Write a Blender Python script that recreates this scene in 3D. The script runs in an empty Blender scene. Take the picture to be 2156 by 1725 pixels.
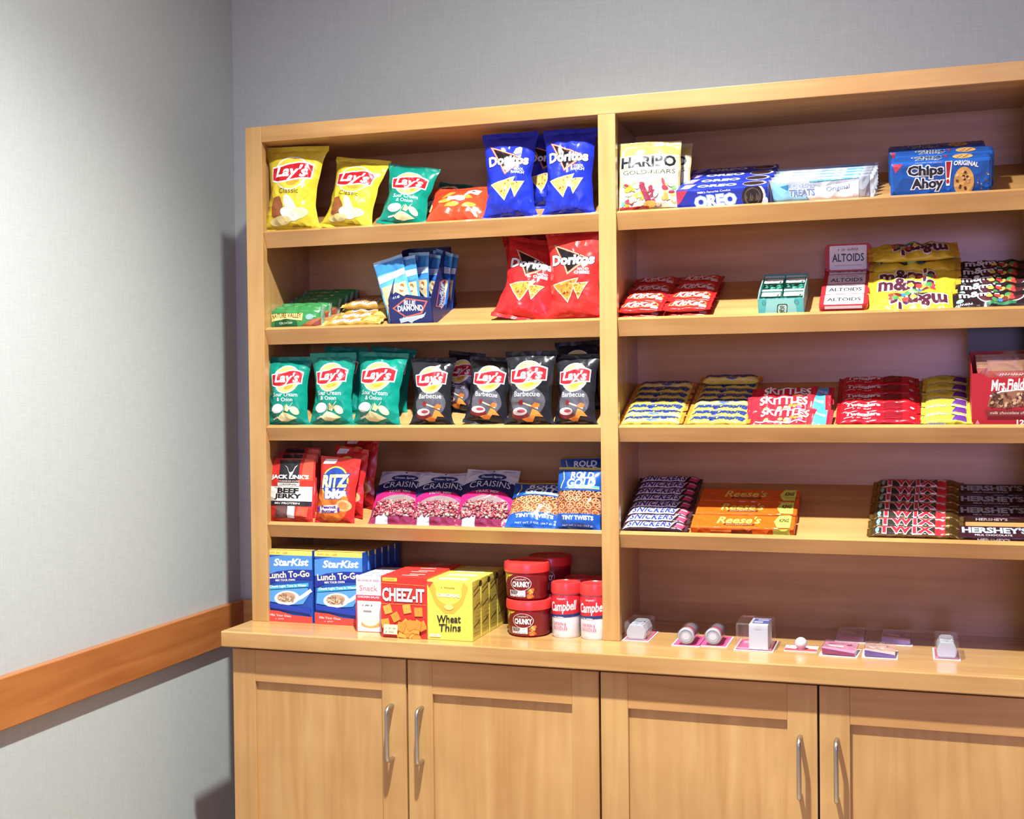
import bpy, bmesh, math, random
import numpy as np
from mathutils import Vector, Matrix
from mathutils.geometry import tessellate_polygon

scene = bpy.context.scene
COL = scene.collection

# ------------------------------------------------------------------ camera
FPX = 2569.09
CAM = np.array([1.4409, -2.4673, 1.4442])
YAW, PITCH, ROLL = 0.3163, -0.0183, -0.0109
_cy, _sy, _cp, _sp = math.cos(YAW), math.sin(YAW), math.cos(PITCH), math.sin(PITCH)
FW = np.array([-_sy * _cp, _cy * _cp, _sp])
_r = np.array([_cy, _sy, 0.0])
_u = np.cross(_r, FW)
RT = math.cos(ROLL) * _r + math.sin(ROLL) * _u
UP = -math.sin(ROLL) * _r + math.cos(ROLL) * _u
cd = bpy.data.cameras.new('camera')
cd.sensor_fit = 'HORIZONTAL'
cd.sensor_width = 36.0
cd.lens = FPX / 2156.0 * 36.0
cd.clip_start = 0.05
cam = bpy.data.objects.new('camera', cd)
COL.objects.link(cam)
m = Matrix.Identity(4)
for i in range(3):
    m[i][0], m[i][1], m[i][2], m[i][3] = RT[i], UP[i], -FW[i], CAM[i]
cam.matrix_world = m
scene.camera = cam

# ------------------------------------------------------------------ light
world = bpy.data.worlds.new('world')
scene.world = world
world.use_nodes = True
bg = world.node_tree.nodes['Background']
bg.inputs[0].default_value = (0.72, 0.60, 1.0, 1)
bg.inputs[1].default_value = 0.11
KEY = (0.85, -0.93, 2.93)
def spot(name, loc, watts, deg, blend, radius, colr):
    l = bpy.data.lights.new(name, 'SPOT')
    l.energy = watts
    l.spot_size = math.radians(deg)
    l.spot_blend = blend
    l.shadow_soft_size = radius
    l.color = colr
    o = bpy.data.objects.new(name, l)
    o.location = loc
    COL.objects.link(o)
    return o
spot('downlight_lamp', KEY, 560, 118, 1.0, 0.03, (0.98, 1.0, 0.96))
spot('downlight_lamp', (KEY[0], KEY[1], KEY[2] + 0.005), 110, 162, 0.7, 0.05, (0.97, 1.0, 0.96))
spot('downlight_lamp', (2.75, -0.93, 2.93), 60, 126, 1.0, 0.035, (1.0, 0.95, 0.86))  # dim fill added past the candy bay, not a known lamp
spot('downlight_lamp', (0.85, -3.1, 2.93), 30, 150, 0.9, 0.05, (1.0, 0.95, 0.88))  # room fill added behind the camera, not a known lamp
wl = bpy.data.lights.new('window_daylight', 'AREA')       # added bluish fill from behind the camera; the window is made up
wl.shape = 'RECTANGLE'
wl.size, wl.size_y = 1.8, 1.2
wl.energy = 54
wl.color = (0.56, 0.45, 1.0)
wlo = bpy.data.objects.new('window_daylight', wl)
wlo.location = (2.1, -4.84, 1.75)
wlo.rotation_euler = (math.radians(90), 0, 0)
COL.objects.link(wlo)
scene.view_settings.view_transform = 'Standard'
scene.view_settings.look = 'None'
scene.view_settings.gamma = 1.0
scene.view_settings.use_curve_mapping = False
scene.view_settings.exposure = -0.06

# ------------------------------------------------------------------ pixel helpers
def proj(P):
    q = np.asarray(P, float) - CAM
    w = q @ FW
    return 1078 + FPX * (q @ RT) / w, 862.5 - FPX * (q @ UP) / w
def ray(u, v):
    return FW + RT * (u - 1078) / FPX - UP * (v - 862.5) / FPX
def hit(u, v, ax, val):
    d = ray(u, v)
    return CAM + d * ((val - CAM[ax]) / d[ax])
def sx(P):
    return (proj(np.asarray(P) + [0.005, 0, 0])[0] - proj(np.asarray(P) - [0.005, 0, 0])[0]) / 0.01
def sz(P):
    return FPX / ((np.asarray(P) - CAM) @ FW)

# ------------------------------------------------------------------ materials
def lin(h):
    h = h.lstrip('#')
    o = []
    for i in (0, 2, 4):
        c = int(h[i:i + 2], 16) / 255
        o.append(c / 12.92 if c <= 0.04045 else ((c + 0.055) / 1.055) ** 2.4)
    return (*o, 1.0)
_M = {}
FIN = {  # roughness, metallic, coat, noise scale, bump
    'foil': (0.24, 0.0, 0.0, 60, 0.05),
    'card': (0.42, 0.0, 0.10, 220, 0.03),
    'plastic': (0.28, 0.0, 0.2, 90, 0.02),
    'matte': (0.65, 0.0, 0.0, 160, 0.03),
    'steel': (0.32, 1.0, 0.0, 300, 0.02),
    'gold': (0.25, 0.85, 0.0, 90, 0.1),
}
def mat(hexc, fin='foil'):
    k = (hexc, fin)
    if k in _M:
        return _M[k]
    M = bpy.data.materials.new(fin + '_' + hexc.strip('#'))
    M.use_nodes = True
    nt = M.node_tree
    b = nt.nodes['Principled BSDF']
    ro, me, co, ns, bu = FIN[fin]
    tc = nt.nodes.new('ShaderNodeTexCoord')
    nz = nt.nodes.new('ShaderNodeTexNoise')
    nz.inputs['Scale'].default_value = ns
    nz.inputs['Detail'].default_value = 2
    nt.links.new(tc.outputs['Object'], nz.inputs['Vector'])
    mr = nt.nodes.new('ShaderNodeMapRange')
    mr.inputs[3].default_value = ro - 0.06
    mr.inputs[4].default_value = ro + 0.08
    nt.links.new(nz.outputs['Fac'], mr.inputs[0])
    nt.links.new(mr.outputs[0], b.inputs['Roughness'])
    bp = nt.nodes.new('ShaderNodeBump')
    bp.inputs['Strength'].default_value = bu
    bp.inputs['Distance'].default_value = 0.002
    nt.links.new(nz.outputs['Fac'], bp.inputs['Height'])
    nt.links.new(bp.outputs[0], b.inputs['Normal'])
    if fin in ('foil', 'gold'):   # crinkled film
        vo = nt.nodes.new('ShaderNodeTexVoronoi')
        vo.feature = 'F1'
        vo.inputs['Scale'].default_value = 30
        n3 = nt.nodes.new('ShaderNodeTexNoise')
        n3.inputs['Scale'].default_value = 16
        n3.inputs['Detail'].default_value = 1
        mxv = nt.nodes.new('ShaderNodeMix')
        mxv.data_type = 'VECTOR'
        mxv.inputs[0].default_value = 0.10
        nt.links.new(tc.outputs['Object'], mxv.inputs[4])
        nt.links.new(n3.outputs['Color'], mxv.inputs[5])
        nt.links.new(mxv.outputs[1], vo.inputs['Vector'])
        nt.links.new(tc.outputs['Object'], n3.inputs['Vector'])
        b2 = nt.nodes.new('ShaderNodeBump')
        b2.inputs['Strength'].default_value = 0.7
        b2.inputs['Distance'].default_value = 0.006
        nt.links.new(vo.outputs['Distance'], b2.inputs['Height'])
        nt.links.new(b2.outputs[0], bp.inputs['Normal'])
        b.inputs['Specular IOR Level'].default_value = 0.4
    c_ = lin(hexc)
    b.inputs['Base Color'].default_value = (c_[0] * 0.84, c_[1] * 0.84, c_[2] * 0.84, 1)
    b.inputs['Metallic'].default_value = me
    b.inputs['Coat Weight'].default_value = co
    b.inputs['Coat Roughness'].default_value = 0.15
    _M[k] = M
    return M
def wood(name, axis, c0, c1, rough=0.36):
    M = bpy.data.materials.new(name)
    M.use_nodes = True
    nt = M.node_tree
    N, L = nt.nodes, nt.links
    b = N['Principled BSDF']
    tc = N.new('ShaderNodeTexCoord')
    mp = N.new('ShaderNodeMapping')
    s = [34.0, 34.0, 34.0]
    s[axis] = 2.2
    mp.inputs['Scale'].default_value = s
    L.new(tc.outputs['Object'], mp.inputs['Vector'])
    n1 = N.new('ShaderNodeTexNoise')
    n1.inputs['Scale'].default_value = 1.0
    n1.inputs['Detail'].default_value = 5
    n1.inputs['Distortion'].default_value = 0.6
    L.new(mp.outputs[0], n1.inputs['Vector'])
    n2 = N.new('ShaderNodeTexNoise')
    n2.inputs['Scale'].default_value = 5.0
    n2.inputs['Detail'].default_value = 3
    L.new(tc.outputs['Object'], n2.inputs['Vector'])
    r1 = N.new('ShaderNodeValToRGB')
    r1.color_ramp.elements[0].position = 0.3
    r1.color_ramp.elements[1].position = 0.7
    r1.color_ramp.elements[0].color = lin(c0)
    r1.color_ramp.elements[1].color = lin(c1)
    L.new(n1.outputs['Fac'], r1.inputs[0])
    r2 = N.new('ShaderNodeValToRGB')
    r2.color_ramp.elements[0].position = 0.35
    r2.color_ramp.elements[1].position = 0.68
    r2.color_ramp.elements[0].color = (0.86, 0.82, 0.78, 1)
    r2.color_ramp.elements[1].color = (1.0, 1.0, 1.0, 1)
    L.new(n2.outputs['Fac'], r2.inputs[0])
    mx = N.new('ShaderNodeMix')
    mx.data_type = 'RGBA'
    mx.blend_type = 'MULTIPLY'
    mx.inputs[0].default_value = 1.0
    L.new(r1.outputs[0], mx.inputs[6])
    L.new(r2.outputs[0], mx.inputs[7])
    L.new(mx.outputs[2], b.inputs['Base Color'])
    b.inputs['Roughness'].default_value = rough
    b.inputs['Coat Weight'].default_value = 0.25
    b.inputs['Coat Roughness'].default_value = 0.2
    bp = N.new('ShaderNodeBump')
    bp.inputs['Strength'].default_value = 0.04
    bp.inputs['Distance'].default_value = 0.002
    L.new(n1.outputs['Fac'], bp.inputs['Height'])
    L.new(bp.outputs[0], b.inputs['Normal'])
    return M
WX = wood('maple_grain_along', 0, 'b0824c', 'c59a61')
WZ = wood('maple_grain_upright', 2, 'b2874f', 'c39d64')
WT = wood('maple_counter', 0, 'b08650', 'c29d66', 0.22)
WR = wood('rail_cherry_maple', 1, '99582a', 'ae6e3a')
def wallmat(name, c0, c1):
    M = bpy.data.materials.new(name)
    M.use_nodes = True
    nt = M.node_tree
    N, L = nt.nodes, nt.links
    b = N['Principled BSDF']
    tc = N.new('ShaderNodeTexCoord')
    outs = []
    for sc_ in ((30, 30, 420), (420, 420, 30)):
        mp = N.new('ShaderNodeMapping')
        mp.inputs['Scale'].default_value = sc_
        L.new(tc.outputs['Object'], mp.inputs['Vector'])
        n = N.new('ShaderNodeTexNoise')
        n.inputs['Scale'].default_value = 1.0
        n.inputs['Detail'].default_value = 3
        L.new(mp.outputs[0], n.inputs['Vector'])
        outs.append(n)
    ad = N.new('ShaderNodeMath')
    ad.operation = 'ADD'
    L.new(outs[0].outputs['Fac'], ad.inputs[0])
    L.new(outs[1].outputs['Fac'], ad.inputs[1])
    mr = N.new('ShaderNodeMapRange')
    mr.inputs[1].default_value = 0.6
    mr.inputs[2].default_value = 1.4
    L.new(ad.outputs[0], mr.inputs[0])
    mx = N.new('ShaderNodeMix')
    mx.data_type = 'RGBA'
    L.new(mr.outputs[0], mx.inputs[0])
    mx.inputs[6].default_value = lin(c0)
    mx.inputs[7].default_value = lin(c1)
    L.new(mx.outputs[2], b.inputs['Base Color'])
    b.inputs['Roughness'].default_value = 0.6
    bp = N.new('ShaderNodeBump')
    bp.inputs['Strength'].default_value = 0.12
    bp.inputs['Distance'].default_value = 0.001
    L.new(ad.outputs[0], bp.inputs['Height'])
    L.new(bp.outputs[0], b.inputs['Normal'])
    return M
WALL = wallmat('woven_vinyl_wallcovering', 'a2a8a6', 'aeb4b2')
CEIL = wallmat('ceiling_paint', 'd8d8d4', 'dededa')
FLOOR = wallmat('floor_carpet', 'b49a80', 'c0a68c')
def clear(name, hexc, amount):
    M = bpy.data.materials.new(name)
    M.use_nodes = True
    nt = M.node_tree
    N, L = nt.nodes, nt.links
    N.remove(N['Principled BSDF'])
    out = N['Material Output']
    tr = N.new('ShaderNodeBsdfTransparent')
    gl = N.new('ShaderNodeBsdfGlossy')
    gl.inputs['Color'].default_value = lin(hexc)
    gl.inputs['Roughness'].default_value = 0.12
    tr.inputs['Color'].default_value = tuple(0.6 + 0.4 * q for q in lin(hexc)[:3]) + (1,)
    nz = N.new('ShaderNodeTexNoise')
    nz.inputs['Scale'].default_value = 60
    bp = N.new('ShaderNodeBump')
    bp.inputs['Strength'].default_value = 0.08
    bp.inputs['Distance'].default_value = 0.002
    L.new(nz.outputs['Fac'], bp.inputs['Height'])
    L.new(bp.outputs[0], gl.inputs['Normal'])
    fr = N.new('ShaderNodeLayerWeight')
    fr.inputs[0].default_value = 0.35
    mr = N.new('ShaderNodeMapRange')
    mr.inputs[3].default_value = amount
    mr.inputs[4].default_value = min(1, amount + 0.45)
    L.new(fr.outputs['Facing'], mr.inputs[0])
    mx = N.new('ShaderNodeMixShader')
    L.new(mr.outputs[0], mx.inputs[0])
    L.new(tr.outputs[0], mx.inputs[1])
    L.new(gl.outputs[0], mx.inputs[2])
    L.new(mx.outputs[0], out.inputs[0])
    return M
CLEAR = clear('clear_plastic', 'ffffff', 0.10)
CLEARMINT = clear('clear_mint_plastic', '9feee0', 0.30)
def emit(name, hexc, s):
    M = bpy.data.materials.new(name)
    M.use_nodes = True
    b = M.node_tree.nodes['Principled BSDF']
    b.inputs['Emission Color'].default_value = lin(hexc)
    b.inputs['Emission Strength'].default_value = s
    return M

# ------------------------------------------------------------------ mesh helpers
def link(name, me, parent=None, matrix=None):
    o = bpy.data.objects.new(name, me)
    COL.objects.link(o)
    if parent is not None:
        o.parent = parent
    if matrix is not None:
        o.matrix_basis = matrix
    return o
def mesh(name, V, F, mats, fm=None, parent=None, smooth=False, sharp=None):
    me = bpy.data.meshes.new(name)
    me.from_pydata([tuple(map(float, v)) for v in V], [], [tuple(int(i) for i in f) for f in F])
    if not isinstance(mats, (list, tuple)):
        mats = [mats]
    for x in mats:
        me.materials.append(x)
    if fm is not None:
        me.polygons.foreach_set('material_index', np.asarray(fm, np.int32))
    if smooth:
        me.polygons.foreach_set('use_smooth', [True] * len(me.polygons))
    me.update()
    if sharp is not None:
        me.set_sharp_from_angle(angle=math.radians(sharp))
    return link(name, me, parent)
def bmobj(name, bm, mats, parent=None, smooth=False, sharp=None):
    me = bpy.data.meshes.new(name)
    bmesh.ops.recalc_face_normals(bm, faces=bm.faces[:])
    bm.to_mesh(me)
    bm.free()
    if not isinstance(mats, (list, tuple)):
        mats = [mats]
    for x in mats:
        me.materials.append(x)
    if smooth:
        me.polygons.foreach_set('use_smooth', [True] * len(me.polygons))
    me.update()
    if sharp is not None:
        me.set_sharp_from_angle(angle=math.radians(sharp))
    return link(name, me, parent)
def bbox(bm, x0, x1, y0, y1, z0, z1, bev=0.0, seg=2):
    r = bmesh.ops.create_cube(bm, size=1.0)
    vs = r['verts']
    for v in vs:
        v.co = Vector((x0 + (v.co.x + .5) * (x1 - x0), y0 + (v.co.y + .5) * (y1 - y0), z0 + (v.co.z + .5) * (z1 - z0)))
    if bev > 0:
        es = list({e for v in vs for e in v.link_edges})
        bmesh.ops.bevel(bm, geom=es, offset=bev, segments=seg, affect='EDGES', profile=0.5)
def box(name, x0, x1, y0, y1, z0, z1, mt, parent=None, bev=0.0, seg=2):
    bm = bmesh.new()
    bbox(bm, x0, x1, y0, y1, z0, z1, bev, seg)
    return bmobj(name, bm, mt, parent)
def tube_mesh(name, pts, r, mt, parent=None, n=12):
    P = [np.array(p, float) for p in pts]
    V, F = [], []
    for i, p in enumerate(P):
        t = P[min(i + 1, len(P) - 1)] - P[max(i - 1, 0)]
        t /= np.linalg.norm(t)
        a = np.cross(t, [1, 0, 0.01])
        a /= np.linalg.norm(a)
        b = np.cross(t, a)
        for k in range(n):
            q = 2 * math.pi * k / n
            V.append(p + r * (math.cos(q) * a + math.sin(q) * b))
    for i in range(len(P) - 1):
        for k in range(n):
            F.append((i * n + k, i * n + (k + 1) % n, (i + 1) * n + (k + 1) % n, (i + 1) * n + k))
    F.append(tuple(range(n))[::-1])
    F.append(tuple((len(P) - 1) * n + k for k in range(n)))
    return mesh(name, V, F, mt, parent=parent, smooth=True, sharp=50)
def lathe(name, prof, mt, parent=None, n=40, fm=None, sharp=35, matrix=None):
    V, F = [], []
    for r, z in prof:
        for k in range(n):
            a = 2 * math.pi * k / n
            V.append((r * math.cos(a), r * math.sin(a), z))
    for i in range(len(prof) - 1):
        for k in range(n):
            F.append((i * n + k, i * n + (k + 1) % n, (i + 1) * n + (k + 1) % n, (i + 1) * n + k))
    if prof[0][0] > 1e-5:
        F.append(tuple(range(n))[::-1])
    if prof[-1][0] > 1e-5:
        F.append(tuple((len(prof) - 1) * n + k for k in range(n)))
    if matrix is not None:
        V = [tuple(matrix @ Vector(v)) for v in V]
    return mesh(name, V, F, mt, parent=parent, smooth=True, sharp=sharp)
def tag(o, label, cat, group=None):
    o['label'] = label
    o['category'] = cat
    if group:
        o['group'] = group
    return o
def thing(name, label, cat, matrix=None, group=None):
    o = bpy.data.objects.new(name, None)
    o.empty_display_size = 0.02
    COL.objects.link(o)
    if matrix is not None:
        o.matrix_basis = matrix
    return tag(o, label, cat, group)
def struct(o):
    o['kind'] = 'structure'
    return o
def dup(src, matrix, label, group=None):
    def cp(s, par):
        c = s.copy()
        COL.objects.link(c)
        c.parent = par
        for ch in s.children:
            cp(ch, c)
        return c
    o = cp(src, None)
    o.matrix_basis = matrix
    o['label'] = label
    if group:
        o['group'] = group
    return o

# ------------------------------------------------------------------ the room
XW, YW, ZCE = -0.196, 0.28, 2.96
XS1, XM0, XM1 = 0.0419, 0.8266, 0.8638
XR = 1.690
ZTOP, ZTIN = 2.0421, 2.0062
YBK = 0.247
ST = [1.8015, 1.5811, 1.3578, 1.1365]
SB = [1.7676, 1.5475, 1.3282, 1.1076]
ZC, ZCB, YC, YB = 0.914, 0.8793, -0.123, -0.0978
struct(box('floor', XW - 0.1, 4.2, -5.0, YW + 0.1, -0.08, 0.0, FLOOR))
struct(box('wall_back', XW - 0.1, 4.2, YW, YW + 0.1, 0.0, ZCE, WALL))
struct(box('wall_left', XW - 0.1, XW, -5.0, YW, 0.0, ZCE, WALL))
struct(box('ceiling', XW - 0.1, 4.2, -5.0, YW + 0.1, ZCE, ZCE + 0.08, CEIL))
for nm, x0, x1, z0, z1 in (('wall_front', XW - 0.1, 1.2, 0, ZCE), ('wall_front', 3.0, 4.2, 0, ZCE), ('wall_front', 1.2, 3.0, 0, 1.15), ('wall_front', 1.2, 3.0, 2.35, ZCE)):
    struct(box(nm, x0, x1, -5.1, -5.0, z0, z1, WALL))
wf = struct(box('window_1', 1.2, 3.0, -5.06, -5.05, 1.15, 2.35, emit('dusk_pane', '9a8ad0', 0.8)))  # unseen glowing window added to go with the bluish front fill
for x0, x1, z0, z1 in ((1.2, 1.25, 1.15, 2.35), (2.95, 3.0, 1.15, 2.35), (2.08, 2.12, 1.2, 2.3), (1.25, 2.95, 1.15, 1.2), (1.25, 2.95, 2.3, 2.35)):
    box('window_frame', x0, x1, -5.05, -4.99, z0, z1, WX, wf)
struct(box('trim_1', XW, XW + 0.020, -5.0, YW - 0.020, 0.8122, 0.9104, WR, bev=0.002))
struct(box('trim_2', XW, 0.002, YW - 0.020, YW, 0.8122, 0.9104, WX, bev=0.002))
struct(box('baseboard_left', XW, XW + 0.012, -5.0, YW, 0.0, 0.09, WR, bev=0.002))
for k, (lx, ly) in enumerate(((0.85, -0.93), (2.75, -0.93), (0.85, -3.1))):  # only the first is known; the other two are added for fill
    t = thing('ceiling_light', ['round recessed downlight in the ceiling above the snack hutch', 'round recessed downlight in the ceiling past the candy shelves',
              'round recessed downlight in the ceiling out in the room'][k], 'ceiling light', Matrix.Translation((lx, ly, ZCE)), 'recessed downlights')
    lathe('trim_ring', [(0.062, -0.0005), (0.062, -0.006), (0.088, -0.004), (0.09, 0.0), (0.062, -0.0005)], mat('f0f0ee', 'plastic'), t)
    lathe('lens', [(0.0, -0.001), (0.0615, -0.001), (0.0615, -0.003), (0.0, -0.003)], emit('downlight_lens', 'fff4e0', 6.0), t)

# ------------------------------------------------------------------ hutch
hut = thing('bookcase', 'tall open maple hutch with sloped display shelves standing on the counter', 'shelving', Matrix.Translation((0, 0, ZC)))
def hbox(name, x0, x1, y0, y1, z0, z1, mt, bev=0.0012, parent=None):
    return box(name, x0, x1, y0, y1, z0 - ZC, z1 - ZC, mt, parent or hut, bev)
FR = 0.020
OV = 0.011
hbox('side_panel', 0.0, XS1 - OV, FR, YW - 0.004, ZC, ZTOP - 0.002, WZ)
hbox('side_panel', XR - XS1 + OV, XR, FR, YW - 0.004, ZC, ZTOP - 0.002, WZ)
hbox('partition', XM0 + OV, XM1 - OV, FR, YBK, ZC, ZTIN, WZ)
hbox('back_panel', XS1 - OV, XR - XS1 + OV, YBK, YBK + 0.012, ZC, ZTIN, WX, 0)
hbox('top_board', XS1 - OV, XR - XS1 + OV, FR, YBK + 0.012, ZTIN, ZTIN + 0.02, WX, 0)
hbox('stile', 0.0, XS1, 0, FR, ZC, ZTOP, WZ)
hbox('stile', XM0, XM1, 0, FR, ZC, ZTIN, WZ)
hbox('stile', XR - XS1, XR, 0, FR, ZC, ZTOP, WZ)
hbox('top_rail', XS1, XR - XS1, 0, FR, ZTIN, ZTOP, WX)
YL = 0.020
KS = 0.094 / (YBK - YL)
AL = math.atan(KS)
for bi, (x0, x1) in enumerate(((XS1 - OV, XM0 + OV), (XM1 - OV, XR - XS1 + OV))):
    for i in range(4):
        zt = ST[i] - 0.004 - ZC
        t = 0.018
        V = [(x0, YL, zt), (x1, YL, zt), (x1, YBK, zt + 0.094), (x0, YBK, zt + 0.094)]
        V += [(a, b, c - t) for a, b, c in V]
        sh = mesh('shelf', V, [(0, 1, 2, 3), (7, 6, 5, 4), (0, 4, 5, 1), (1, 5, 6, 2), (2, 6, 7, 3), (3, 7, 4, 0)], WX, parent=hut)
        lx0, lx1 = ((XS1, XM0), (XM1, XR - XS1))[bi]
        # the lip is nailed square to the sloping board, so its face tips downward
        ll = (ST[i] - SB[i]) / math.cos(AL)
        sn, cs = math.sin(AL), math.cos(AL)
        tk = 0.0155
        za = ST[i] - ZC
        prof = [(0.002, za), (0.002 + sn * ll, za - cs * ll), (0.002 + sn * ll + cs * tk, za - cs * ll + sn * tk), (0.002 + cs * tk, za + sn * tk)]
        V = [(x, y, z) for x in (lx0 + 0.0005, lx1 - 0.0005) for y, z in prof]
        mesh('front_lip', V, [(3, 2, 1, 0), (4, 5, 6, 7)] + [(k, (k + 1) % 4, (k + 1) % 4 + 4, k + 4) for k in range(4)], WX, parent=sh)

# ------------------------------------------------------------------ counter and base cabinets
ct = box('countertop', -0.0075, XR + 0.012, YC, YW - 0.002, ZCB, ZC, WT, bev=0.0025)
tag(ct, 'long maple countertop running under the hutch over the cabinets', 'countertop')
STEEL = mat('c9c6bf', 'steel')
def handle(parent, x, z0, z1, y):
    P = []
    r = 0.012
    so = 0.030
    P.append((x, y, z0))
    P.append((x, y - so + r, z0))
    for k in range(1, 6):
        a = k / 6 * math.pi / 2
        P.append((x, y - so + r - r * math.sin(a), z0 + r - r * math.cos(a)))
    P.append((x, y - so, z0 + r))
    P.append((x, y - so, z1 - r))
    for k in range(1, 6):
        a = k / 6 * math.pi / 2
        P.append((x, y - so + r - r * math.cos(a), z1 - r + r * math.sin(a)))
    P.append((x, y - so + r, z1))
    P.append((x, y, z1))
    o = tube_mesh('handle', P, 0.0046, STEEL, parent)
    o['label'] = 'brushed steel bow handle'
def door(parent, x0, x1, hx):
    d = bpy.data.objects.new('door', None)
    COL.objects.link(d)
    d.parent = parent
    z0, z1 = 0.10, ZCB - 0.008
    y0, y1 = YB, YB + 0.020
    sw = 0.056
    # rails and stiles stand proud of the panel
    box('stile', x0, x0 + sw, y0, y1, z0, z1, WZ, d, 0.0012)
    box('stile', x1 - sw, x1, y0, y1, z0, z1, WZ, d, 0.0012)
    box('rail', x0 + sw, x1 - sw, y0 + 0.0003, y1, z1 - 0.070, z1, WX, d, 0.0008)
    box('rail', x0 + sw, x1 - sw, y0 + 0.0003, y1, z0, z0 + 0.070, WX, d, 0.0008)
    box('panel', x0 + sw - 0.004, x1 - sw + 0.004, y0 + 0.0085, y1 - 0.002, z0 + 0.066, z1 - 0.066, WZ, d)
    handle(d, hx, 0.659, 0.772, y0)
DARK = mat('3a2416', 'matte')
for k, (a, g, b) in enumerate(((0.0057, 0.4248, 0.8449), (0.8449, 1.2705, 1.696))):
    c = thing('base_cabinet', ['two-door maple base cabinet standing nearest the side wall', 'two-door maple base cabinet beyond the first, under the candy shelves'][k],
              'cabinet', Matrix.Translation((0, 0, 0)), 'base cabinets')
    box('body', a + (0.0 if k == 0 else 0.002), b - 0.002, YB + 0.022, YW - 0.002, 0.09, ZCB - 0.0005, [DARK if k else WZ][0] if False else WZ, c)
    box('toe_kick', a, b - 0.002, YB + 0.08, YW - 0.002, 0.0, 0.09, DARK, c)
    door(c, a + 0.001, g - 0.002, g - 0.034)
    door(c, g + 0.002, b - 0.003, g + 0.034)
    box('face_gap_liner', a + 0.004, b - 0.004, YB + 0.0205, YB + 0.022, 0.095, ZCB - 0.002, DARK, c)  # dark sheet added behind the doors to put shade into the gaps

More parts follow.
